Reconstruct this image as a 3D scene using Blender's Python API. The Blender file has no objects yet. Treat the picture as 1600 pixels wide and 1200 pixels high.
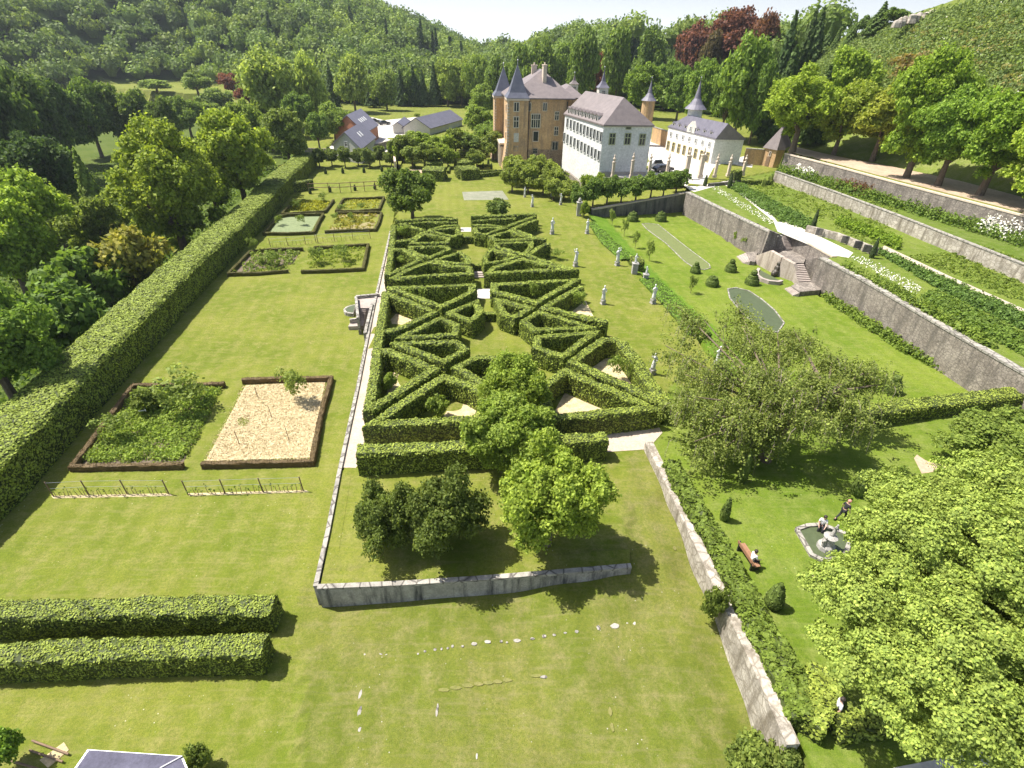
import bpy, math, random
import numpy as np
from math import radians as rad, sin, cos, pi
S = bpy.context.scene
COL = S.collection
random.seed(7); rng = np.random.default_rng(7)
# ---------------------------------------------------------------- camera
F_PX, PITCH, ROLL, HCAM = 830.0, rad(33.1), rad(1.4), 28.0
cd = bpy.data.cameras.new('camera'); cam = bpy.data.objects.new('camera', cd); COL.objects.link(cam)
cd.sensor_width = 36.0; cd.lens = 36.0 * F_PX / 1600.0; cd.clip_start = 0.5; cd.clip_end = 6000
S.camera = cam
from mathutils import Matrix, Vector
_x0 = Vector((1, 0, 0)); _u0 = Vector((0, sin(PITCH), cos(PITCH))); _b = Vector((0, -cos(PITCH), sin(PITCH)))
_X = _x0 * cos(ROLL) + _u0 * sin(ROLL); _U = _u0 * cos(ROLL) - _x0 * sin(ROLL)
cam.matrix_world = Matrix(((_X.x, _U.x, _b.x, 0), (_X.y, _U.y, _b.y, 0), (_X.z, _U.z, _b.z, HCAM), (0, 0, 0, 1)))
# ---------------------------------------------------------------- light
SUN_EL, SUN_AZ_SH = rad(60), rad(-15)          # elevation, direction the shadows point (from +X)
W = bpy.data.worlds.new('World'); S.world = W; W.use_nodes = True
nt = W.node_tree; bg = nt.nodes['Background']; sky = nt.nodes.new('ShaderNodeTexSky'); sky.sky_type = 'NISHITA'
sky.sun_disc = False; sky.sun_elevation = SUN_EL; sky.air_density = 1.0; sky.dust_density = 2.5; sky.ozone_density = 1.0
tosun = Vector((-cos(SUN_AZ_SH) * cos(SUN_EL), -sin(SUN_AZ_SH) * cos(SUN_EL), sin(SUN_EL)))
sky.sun_rotation = math.atan2(tosun.x, tosun.y)
# summer haze: the sky whitens towards the horizon
tc_ = nt.nodes.new('ShaderNodeTexCoord'); sx_ = nt.nodes.new('ShaderNodeSeparateXYZ'); nt.links.new(tc_.outputs['Generated'], sx_.inputs[0])
mr_ = nt.nodes.new('ShaderNodeMapRange'); mr_.interpolation_type = 'SMOOTHSTEP'; nt.links.new(sx_.outputs[2], mr_.inputs[0])
for i_, v_ in zip((1, 2, 3, 4), (.0, .12, .95, 0.)): mr_.inputs[i_].default_value = v_
mx_ = nt.nodes.new('ShaderNodeMix'); mx_.data_type = 'RGBA'; nt.links.new(mr_.outputs[0], mx_.inputs[0]); nt.links.new(sky.outputs[0], mx_.inputs[6]); mx_.inputs[7].default_value = (7.6, 8.0, 8.4, 1)
nt.links.new(mx_.outputs[2], bg.inputs[0]); bg.inputs[1].default_value = 0.08
sd = bpy.data.lights.new('sun', 'SUN'); sd.energy = 4.6; sd.angle = rad(0.5); sd.color = (1.0, 0.95, 0.86)
sun = bpy.data.objects.new('sun', sd); COL.objects.link(sun); sun.rotation_euler = tosun.to_track_quat('Z', 'Y').to_euler()
S.view_settings.view_transform = 'Standard'; S.view_settings.look = 'None'
S.view_settings.exposure = 1.06; S.view_settings.gamma = 1.0
S.render.engine = 'CYCLES'
try:
    S.cycles.max_bounces = 5; S.cycles.diffuse_bounces = 3; S.cycles.transparent_max_bounces = 4; S.cycles.volume_bounces = 0
except Exception: pass
# ---------------------------------------------------------------- photo pixel (1600x1200) -> place in the garden
CAMP = np.array([0, 0, HCAM])
def ray(px, py):
    u = (px - 800.) / F_PX; v = (600. - py) / F_PX; c, s = cos(ROLL), sin(ROLL)
    u, v = c * u - s * v, s * u + c * v
    return np.array([u, cos(PITCH) + v * sin(PITCH), -sin(PITCH) + v * cos(PITCH)])
def P(px, py, z=0.0):
    d = ray(px, py); return CAMP + d * ((z - HCAM) / d[2])
def proj(p):
    q = np.asarray(p, float) - CAMP; z = q[1] * cos(PITCH) - q[2] * sin(PITCH)
    v = (q[1] * sin(PITCH) + q[2] * cos(PITCH)) / z; u = q[0] / z; c, s = cos(ROLL), sin(ROLL)
    return 800 + (c * u + s * v) * F_PX, 600 - (-s * u + c * v) * F_PX, z
def WP(A, D, px, py):
    d = ray(px, py); n = np.array([-D[1], D[0], 0.]); p = CAMP + d * (np.dot(n, A - CAMP) / np.dot(n, d))
    return float(np.dot((p - A)[:2], np.array(D)[:2])), float(p[2]), p
YAW = rad(7.03); EX = np.array([cos(YAW), sin(YAW), 0]); EY = np.array([-sin(YAW), cos(YAW), 0])
# ---------------------------------------------------------------- terrain
def inpoly(x, y, poly):
    ins = np.zeros(np.shape(x), bool); n = len(poly)
    for i in range(n):
        x1, y1 = poly[i][0], poly[i][1]; x2, y2 = poly[(i + 1) % n][0], poly[(i + 1) % n][1]
        if y1 == y2: continue
        c = ((y1 > y) != (y2 > y)) & (x < (x2 - x1) * (y - y1) / (y2 - y1) + x1); ins ^= c
    return ins
def segdist(x, y, pl):
    d = np.full(np.shape(x), 1e9)
    for a, b in zip(pl[:-1], pl[1:]):
        vx, vy = b[0] - a[0], b[1] - a[1]; t = np.clip(((x - a[0]) * vx + (y - a[1]) * vy) / (vx * vx + vy * vy), 0, 1)
        d = np.minimum(d, np.hypot(x - a[0] - t * vx, y - a[1] - t * vy))
    return d
ZT, ZP, ZD, ZE, ZF, ZC = 1.6, 0.4, 4.4, 6.0, 9.0, 4.6
def PP(l, z): return [P(a, b, z) for a, b in l]
R_A = PP([(505, 902), (536, 735), (563, 603), (586, 482), (612, 361), (622, 300), (628, 250), (640, 236), (700, 215), (800, 215), (880, 240), (900, 300), (930, 340), (1050, 480), (1230, 700), (1012, 698), (975, 876), (745, 894)], ZT)
R_C = PP([(1012, 694), (1052, 775), (1245, 1165), (1330, 1330), (2300, 1500), (2100, 900), (1700, 640), (1600, 618), (1350, 666), (1050, 600)], ZT)
R_B = PP([(915, 336), (1072, 329), (1160, 392), (1290, 465), (1400, 533), (1520, 607), (1610, 656), (1600, 634), (1545, 642), (1350, 665), (1225, 682), (1130, 590), (1049, 490), (977, 418), (925, 357)], ZP)
BANK = PP([(907, 333), (949, 388), (977, 420), (1049, 495), (1141, 600), (1225, 690)], ZT)
R_D = PP([(1075, 300), (1215, 366), (1219, 367), (1237, 364), (1303, 400), (1286, 403), (1350, 435), (1600, 580), (1900, 752), (2000, 600), (1600, 412), (1400, 335), (1213, 268), (1090, 291)], ZD)
R_E = PP([(1213, 268), (1400, 335), (1600, 412), (2000, 590)], ZE) + PP([(2000, 447), (1600, 339), (1400, 286), (1228, 242), (1195, 255)], ZF)
HOUT = PP([(440, 238), (400, 285), (350, 330), (255, 405), (148, 500), (72, 560), (-10, 630), (-120, 723), (-260, 812), (-500, 960)], 3.3)
R_V = HOUT + PP([(-2500, 1500), (-2500, 150), (-400, 135), (100, 133), (330, 150), (455, 215)], 0)
R_F = PP([(1228, 241), (1400, 285), (1600, 338), (2000, 445), (2000, 405), (1600, 303), (1400, 257), (1215, 214)], ZF)
R_CT = PP([(943, 281), (1100, 291), (1213, 270), (1240, 245), (1250, 205), (1165, 175), (1010, 130), (900, 150), (886, 232), (940, 276)], ZC)
MIDA, MIDB = P(905, 337, ZP), P(1072, 329, ZP)
R_M = PP([(905, 330), (1072, 302), (1075, 286), (945, 282), (936, 272), (884, 232), (860, 262)], 3.2)
FG = [(500, 945, 0), (745, 925, .35), (900, 905, .8), (985, 898, 1.15), (1000, 850, 1.45), (1010, 700, 1.6), (950, 720, 1.6), (1050, 790, 1.1), (1092, 900, .6), (1160, 1065, .0),
      (1210, 1168, -.5), (1000, 1100, 0), (800, 1100, 0), (600, 1050, 0), (300, 1000, 0), (800, 980, .15), (1000, 980, .5), (400, 900, 0), (900, 1250, -.3), (999, 780, 1.6), (1006, 740, 1.6), (1015, 760, 1.58), (990, 850, 1.5), (1004, 820, 1.5)]
FGP = np.array([[*P(a, b, z)[:2], z] for a, b, z in FG])
FGR = PP([(470, 912), (460, 1400), (1600, 1700)], 0) + PP([(1330, 1330), (1245, 1165), (1052, 775), (1016, 690), (985, 700), (965, 850), (745, 880), (496, 890)], ZT)
FOOT = [(-400, 190, 0), (0, 150, 0), (130, 132, 0), (300, 128, 0), (420, 150, 0), (560, 166, 0), (740, 164, 0), (860, 170, 0), (930, 165, 2), (1000, 172, ZC), (1100, 180, ZC), (1165, 200, ZC), (1232, 224, ZF), (1300, 240, ZF), (1400, 261, ZF), (1500, 283, ZF), (1600, 308, ZF), (1900, 388, ZF)]
FOOT = FOOT[:-7] + [tuple(np.array(p) * (1 - t) + np.array(q) * t) for p, q in zip(FOOT[-7:-1], FOOT[-6:]) for t in np.arange(0, 1, .1)] + FOOT[-1:]
SKYL = [(-400, -200, 560), (0, -60, 560), (300, -60, 560), (460, -30, 600), (560, 12, 640), (640, 38, 660), (745, 86, 680), (800, 82, 560), (900, 68, 450), (1000, 62, 380), (1100, 62, 330), (1190, 80, 300), (1262, 82, 250), (1330, 58, 215), (1440, 16, 190), (1600, -40, 170), (1900, -100, 160)]
fa = []; 
for a, b, z in FOOT:
    p = P(a, b, z); fa.append((math.atan2(p[0], p[1]), math.hypot(p[0], p[1]), z))
sa = []
for a, b, r in SKYL:
    d = ray(a, b); sa.append((math.atan2(d[0], d[1]), r, HCAM + r * d[2] / math.hypot(d[0], d[1])))
fa = np.array(sorted(fa)); sa = np.array(sorted(sa))
def vnoise(x, y, s, k=0):
    x = np.asarray(x) / s + k * 17.3; y = np.asarray(y) / s + k * 9.1
    return (np.sin(x * 1.3 + 1.7 * np.sin(y * .9 + k)) + np.sin(y * 1.7 + 1.3 * np.sin(x * 1.1 + 2 + k)) + np.sin((x + y) * .7 + k)) / 3
def hfun(x, y):
    x = np.asarray(x, float); y = np.asarray(y, float); z = np.zeros(np.broadcast(x, y).shape); x = x + z; y = y + z
    r = np.hypot(x, y); az = np.arctan2(x, y)
    rf = np.interp(az, fa[:, 0], fa[:, 1]); zf = np.interp(az, fa[:, 0], fa[:, 2]); rs = np.interp(az, sa[:, 0], sa[:, 1]); zs = np.interp(az, sa[:, 0], sa[:, 2])
    right = np.clip((zf - 1) / 4, 0, 1); st = rf + 1 * right
    t = np.clip((r - st) / (rs - st), 0, 1); prof = t * (1 - right) * 1.0 + right * t
    prof = np.where(right < .5, (1 - np.cos(np.clip(t, 0, 1) * pi)) / 2 * .45 + t * .55, prof)
    zh = zf + (zs - zf) * prof + vnoise(x, y, 40) * 3.0 * np.clip((r - st) / 80, 0, 1) * (t < 1)
    zh = np.where(r > rs, zs - np.clip((r - rs) * .15, 0, 60), zh)
    back = np.abs(az) > rad(75)
    z = np.where((r > rf - 0.3) & ~back, zh, 0.0)
    m = inpoly(x, y, R_V)
    if m.any(): z[m] = np.where(r[m] < rf[m] - .3, -7.5 * np.clip((segdist(x[m], y[m], HOUT) - 1) / 14, 0, 1) * np.clip((rf[m] - r[m]) / 90, 0, 1), z[m])
    z = np.where((r <= rf - .3) & (zf < 8.5) & (zf > 0) & ~back, zf * np.clip((r - rf + 16) / 16, 0, 1), z)
    z = np.where((zf > 8.5) & (r > rf - 7) & (r < rf + 1) & ~back, np.maximum(z, ZF), z)
    z = np.where(inpoly(x, y, R_F), np.maximum(z, ZF), z)
    # foreground slope
    m = inpoly(x, y, FGR)
    if m.any():
        xm, ym = x[m], y[m]; w = 1 / (((xm[:, None] - FGP[:, 0]) ** 2 + (ym[:, None] - FGP[:, 1]) ** 2) ** 1.3 + .05)
        z[m] = (w * FGP[:, 2]).sum(1) / w.sum(1)
    z = np.where(inpoly(x, y, R_CT), ZC, z)
    m = inpoly(x, y, R_M); tt = np.clip(((x - MIDA[0]) * EX[0] + (y - MIDA[1]) * EX[1]) / 25., 0, 1); z = np.where(m, 1.6 + 2.2 * tt, z)
    z = np.where(inpoly(x, y, R_A) | inpoly(x, y, R_C), ZT, z)
    m = inpoly(x, y, R_B); z = np.where(m, ZP + (ZT - ZP) * (1 - np.clip(segdist(x, y, BANK) / 5.0, 0, 1)), z)
    z = np.where(inpoly(x, y, R_D), ZD, z); z = np.where(inpoly(x, y, R_E), ZE, z)
    return z
def H(x, y): return float(hfun(np.array([x]), np.array([y]))[0])
_T = np.concatenate([np.linspace(5, 260, 1500), np.geomspace(261, 1500, 700)])
def G(px, py, dz=0.0):
    """the point of the ground (or dz above it) seen at a photo pixel"""
    d = ray(px, py); d = d / np.linalg.norm(d)
    for k in range(2):
        T = _T if k == 0 else np.linspace(t0, t1, 60)
        p = CAMP + T[:, None] * d; below = p[:, 2] - dz < hfun(p[:, 0], p[:, 1]); i = int(np.argmax(below))
        if not below.any(): i = len(T) - 1
        t0, t1 = T[max(i - 1, 0)], T[i]
    p = CAMP + d * t1; p[2] = H(p[0], p[1]); return p
# ---------------------------------------------------------------- materials
def mat(name): 
    m = bpy.data.materials.new(name); m.use_nodes = True; n = m.node_tree.nodes; b = n['Principled BSDF']
    return m, m.node_tree, b
def N(t, k, **kw):
    n = t.nodes.new(k)
    for a, v in kw.items():
        if a in n.inputs: n.inputs[a].default_value = v
        else: setattr(n, a, v)
    return n
def mixc(t, fac, a, b, mode='MIX'):
    n = t.nodes.new('ShaderNodeMix'); n.data_type = 'RGBA'; n.blend_type = mode
    for s, v in ((0, fac), (6, a), (7, b)):
        if hasattr(v, 'links') or hasattr(v, 'is_linked'): t.links.new(v, n.inputs[s])
        elif s == 0: n.inputs[0].default_value = v
        else: n.inputs[s].default_value = (*v[:3], 1)
    return n.outputs[2]
def mr(t, v, a, b, c=0., d=1.):
    n = t.nodes.new('ShaderNodeMapRange'); t.links.new(v, n.inputs[0])
    for i, q in zip((1, 2, 3, 4), (a, b, c, d)): n.inputs[i].default_value = q
    return n.outputs[0]
def noise(t, scale, detail=4, vec=None, rough=.6):
    n = N(t, 'ShaderNodeTexNoise'); n.inputs['Scale'].default_value = scale; n.inputs['Detail'].default_value = detail; n.inputs['Roughness'].default_value = rough
    if vec is not None: t.links.new(vec, n.inputs['Vector'])
    return n.outputs[0]
def wcoord(t): return N(t, 'ShaderNodeNewGeometry').outputs['Position']
def bump(t, b, h, s=.5, d=.1):
    n = N(t, 'ShaderNodeBump'); n.inputs['Strength'].default_value = s; n.inputs['Distance'].default_value = d
    t.links.new(h, n.inputs['Height']); t.links.new(n.outputs[0], b.inputs['Normal'])
def foliage(name, dark, light, trans=.3, usecol=False, attr=False):
    m, t, b = mat(name); g = N(t, 'ShaderNodeNewGeometry'); oi = N(t, 'ShaderNodeObjectInfo')
    c = mixc(t, g.outputs['Random Per Island'], dark, light)
    nz = mr(t, noise(t, 1.3, 3, g.outputs['Position']), .3, .7, .72, 1.22)
    c = mixc(t, 1.0, c, nz, 'MULTIPLY')
    if usecol: c = mixc(t, 1.0, c, oi.outputs['Color'], 'MULTIPLY')
    if attr:
        a = N(t, 'ShaderNodeVertexColor'); a.layer_name = 'tint'; c = mixc(t, 1.0, c, a.outputs[0], 'MULTIPLY')
    t.links.new(c, b.inputs['Base Color']); b.inputs['Roughness'].default_value = .65; b.inputs['Specular IOR Level'].default_value = .25
    tr = N(t, 'ShaderNodeBsdfTranslucent'); tc = mixc(t, 1.0, c, (1.0, 1.0, .55), 'MULTIPLY'); t.links.new(tc, tr.inputs[0])
    ms = N(t, 'ShaderNodeMixShader'); ms.inputs[0].default_value = trans
    t.links.new(b.outputs[0], ms.inputs[1]); t.links.new(tr.outputs[0], ms.inputs[2]); t.links.new(ms.outputs[0], t.nodes['Material Output'].inputs[0])
    return m
M_LEAF = foliage('leaves', (.105, .14, .035), (.285, .32, .085), .48, usecol=True)
M_HEDGE = foliage('hedge_leaves', (.14, .19, .026), (.30, .355, .055), .04)
M_HEDGE2 = foliage('tall_hedge_leaves', (.15, .20, .025), (.29, .355, .05), .04)
M_HSHADE = foliage('shaded_hedge_core', (.03, .042, .01), (.06, .08, .018), .0)  # hedge core coloured near black to put shade into the sides
M_FOREST = foliage('forest_leaves', (.135, .18, .045), (.285, .335, .085), .35, attr=True)
def stone(name, c1, c2, sc=.8, joints=0, jc=None, bstr=.5, rough=.9, stain=None):
    m, t, b = mat(name); pos = wcoord(t)
    c = mixc(t, mr(t, noise(t, sc, 8, pos, .7), .35, .65), c1, c2)
    if stain:
        mp = N(t, 'ShaderNodeMapping'); mp.inputs['Scale'].default_value = (1.2, 1.2, .15); t.links.new(pos, mp.inputs[0])
        c = mixc(t, mr(t, noise(t, 1.1, 6, mp.outputs[0], .7), .47, .64), c, stain)
    h = noise(t, sc * 9, 5, pos, .7)
    if joints:
        v = N(t, 'ShaderNodeTexVoronoi'); v.feature = 'DISTANCE_TO_EDGE'; v.inputs['Scale'].default_value = joints
        mp = N(t, 'ShaderNodeMapping'); mp.inputs['Scale'].default_value = (1, 1, 1.7); t.links.new(pos, mp.inputs[0]); t.links.new(mp.outputs[0], v.inputs[0])
        j = mr(t, v.outputs[0], .0, .09); c = mixc(t, j, jc or tuple(q * .45 for q in c1), c); 
        v2 = N(t, 'ShaderNodeTexVoronoi'); v2.inputs['Scale'].default_value = joints; t.links.new(mp.outputs[0], v2.inputs[0])
        c = mixc(t, .35, c, mixc(t, 1.0, c, mr(t, v2.outputs['Color'], 0, 1, .5, 1.5), 'MULTIPLY'))
    c = mixc(t, 1.0, c, mr(t, h, .3, .7, .75, 1.2), 'MULTIPLY')
    t.links.new(c, b.inputs['Base Color']); b.inputs['Roughness'].default_value = rough; bump(t, b, h, bstr, .05); return m
M_WALL = stone('terrace_rubble_stone', (.19, .16, .135), (.32, .28, .24), .6, 2.2, (.11, .095, .08), stain=(.12, .105, .09))
M_COPE = stone('coping_stone', (.24, .225, .20), (.42, .39, .34), 1.6, 1.3, (.09, .08, .07))
M_WEATH = stone('weathered_pale_wall', (.26, .245, .22), (.42, .395, .35), 1.0, stain=(.06, .06, .06))
M_DARKW = stone('dark_streaked_wall', (.11, .10, .085), (.19, .175, .15), .5, stain=(.05, .05, .05))  # darker base colour than the other walls, with vertical streaks
M_OLDW = stone('old_whitewashed_wall', (.30, .265, .22), (.52, .475, .41), 1.3, 1.4, (.22, .19, .15), stain=(.16, .135, .10))
M_SAND = stone('sandstone_render', (.46, .29, .145), (.60, .40, .21), .35, stain=(.33, .23, .145))
M_SANDP = stone('pale_sandstone', (.48, .40, .31), (.6, .5, .4), .9)
M_PLAST = stone('white_plaster', (.60, .60, .585), (.72, .715, .70), .3, bstr=.1)
M_LIME = stone('cream_plaster', (.52, .50, .45), (.6, .57, .52), .4, bstr=.1)
M_BRICK = stone('red_brick_wall', (.36, .15, .09), (.45, .2, .12), .5, bstr=.2)
M_GREYP = stone('grey_plaster', (.40, .40, .38), (.47, .47, .45), .5, bstr=.1)
M_GRAVEL = stone('pale_gravel', (.38, .31, .245), (.52, .435, .35), .7, bstr=.6)
M_COURT = stone('white_court_gravel', (.50, .47, .42), (.62, .58, .52), .3, bstr=.2)
M_DIRT = stone('bare_earth_path', (.36, .26, .18), (.48, .365, .26), .3)
M_STRAW = stone('straw_mulch', (.40, .31, .16), (.66, .55, .34), 2.2, bstr=1.0)
M_STAT = stone('statue_stone', (.60, .60, .59), (.74, .735, .72), 2, bstr=.3)
M_PLIN = stone('plinth_stone', (.28, .27, .25), (.40, .38, .35), 2)
M_BROWNH = foliage('brown_box_leaves', (.085, .06, .025), (.17, .115, .05), .1)
M_SOIL = stone('soil', (.09, .07, .045), (.16, .12, .08), 1)
def slate(name, c1, c2):
    m, t, b = mat(name); tc = N(t, 'ShaderNodeNewGeometry').outputs['Position']
    w = N(t, 'ShaderNodeTexWave'); w.bands_direction = 'Z'; w.inputs['Scale'].default_value = 1.6; w.inputs['Distortion'].default_value = .6; t.links.new(tc, w.inputs[0])
    c = mixc(t, mr(t, noise(t, .9, 8, tc, .75), .35, .65), c1, c2); c = mixc(t, 1., c, mr(t, w.outputs[1], 0, 1, .82, 1.08), 'MULTIPLY')
    t.links.new(c, b.inputs['Base Color']); b.inputs['Roughness'].default_value = .55; bump(t, b, w.outputs[1], .2, .05); return m
M_SLATE = slate('grey_brown_slate', (.15, .125, .125), (.21, .175, .17))
M_SLATEB = slate('blue_grey_slate', (.085, .09, .125), (.13, .135, .17))
M_SLATEV = slate('violet_slate', (.12, .115, .15), (.18, .17, .21))
def plain(name, c, rough=.6, metal=0.):
    m, t, b = mat(name); pos = N(t, 'ShaderNodeTexCoord').outputs['Object']
    cc = mixc(t, mr(t, noise(t, 3, 4, pos), .3, .7), tuple(q * .85 for q in c), tuple(min(1, q * 1.12) for q in c)); t.links.new(cc, b.inputs['Base Color'])
    b.inputs['Roughness'].default_value = rough; b.inputs['Metallic'].default_value = metal; return m
M_GLASS = plain('dark_window_glass', (.03, .035, .04), .12)
M_FRAME = plain('window_surround', (.55, .50, .40), .7)
M_WFRAME = plain('white_window_frame', (.62, .62, .60), .6)
M_GFRAME = plain('sage_window_frame', (.34, .36, .22), .7)
M_BARK = stone('bark', (.10, .075, .05), (.19, .145, .10), 3)
M_WOOD = plain('weathered_wood', (.20, .13, .08), .8)
M_BENCH = plain('bench_wood', (.30, .16, .09), .6)
M_WATER = plain('dark_pond_water', (.075, .095, .045), .45)
M_WATER2 = plain('algae_pool_water', (.13, .155, .045), .75)
M_SKIN = plain('skin', (.52, .32, .24), .5); M_WHITE = plain('white_cloth', (.75, .75, .76), .8); M_BLACK = plain('black_cloth', (.02, .02, .025), .8); M_HAIR = plain('dark_hair', (.03, .02, .015), .6); M_PINK = plain('pink_cloth', (.55, .25, .2), .8)
M_CARW = plain('white_car_paint', (.7, .7, .7), .25); M_CARD = plain('dark_car_paint', (.03, .03, .04), .2); M_TYRE = plain('tyre_rubber', (.02, .02, .02), .9)
M_BRONZE = plain('dark_bronze', (.06, .05, .035), .5); M_METAL = plain('galvanised_metal', (.4, .4, .42), .4, .6)
M_FLOWER = plain('white_petals', (.8, .78, .68), .7); M_IRON = plain('black_iron', (.03, .03, .03), .5)
# ground: mown grass with dry and lush zones carried by the sheet itself
def grass_mat():
    m, t, b = mat('mown_grass'); pos = wcoord(t); a = N(t, 'ShaderNodeVertexColor'); a.layer_name = 'tint'
    n1 = noise(t, .12, 5, pos, .6); n2 = noise(t, .9, 6, pos, .7); n3 = noise(t, 6, 4, pos, .7); n4 = noise(t, 28, 3, pos, .6)
    c = mixc(t, mr(t, n1, .4, .6), (.130, .162, .018), (.192, .205, .034))
    c = mixc(t, mr(t, n2, .45, .72), c, (.25, .23, .075))
    c = mixc(t, mr(t, n3, .35, .72, 0, .65), c, (.075, .115, .012))
    c = mixc(t, 1., c, mr(t, n4, .3, .7, .72, 1.28), 'MULTIPLY')
    mp = N(t, 'ShaderNodeMapping'); mp.inputs['Rotation'].default_value = (0, 0, -YAW + rad(90)); t.links.new(pos, mp.inputs[0])
    w = N(t, 'ShaderNodeTexWave'); w.bands_direction = 'Y'; w.inputs['Scale'].default_value = .20; w.inputs['Distortion'].default_value = 1.5; w.inputs['Detail'].default_value = 3; w.inputs['Detail Scale'].default_value = 2; t.links.new(mp.outputs[0], w.inputs[0])
    c = mixc(t, 1., c, mr(t, w.outputs[1], 0, 1, .96, 1.04), 'MULTIPLY')
    mp2 = N(t, 'ShaderNodeMapping'); mp2.inputs['Rotation'].default_value = (0, 0, -YAW); mp2.inputs['Scale'].default_value = (.35, 3.2, 1); t.links.new(pos, mp2.inputs[0])
    st = noise(t, 1.0, 4, mp2.outputs[0], .6); c = mixc(t, mr(t, st, .52, .78, 0, .38), c, (.27, .235, .10))
    v = N(t, 'ShaderNodeTexVoronoi'); v.inputs['Scale'].default_value = 2.6; t.links.new(pos, v.inputs[0])
    dz = mr(t, v.outputs['Distance'], .03, .10, 1, 0); zone = mr(t, noise(t, .25, 3, pos), .5, .62)
    mu = N(t, 'ShaderNodeMath'); mu.operation = 'MULTIPLY'; t.links.new(dz, mu.inputs[0]); t.links.new(zone, mu.inputs[1])
    c = mixc(t, mu.outputs[0], c, (.55, .52, .36))
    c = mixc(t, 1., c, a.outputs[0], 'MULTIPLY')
    t.links.new(c, b.inputs['Base Color']); b.inputs['Roughness'].default_value = .9; b.inputs['Specular IOR Level'].default_value = .1
    bump(t, b, n4, .6, .06); return m
M_GRASS = grass_mat()
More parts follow.
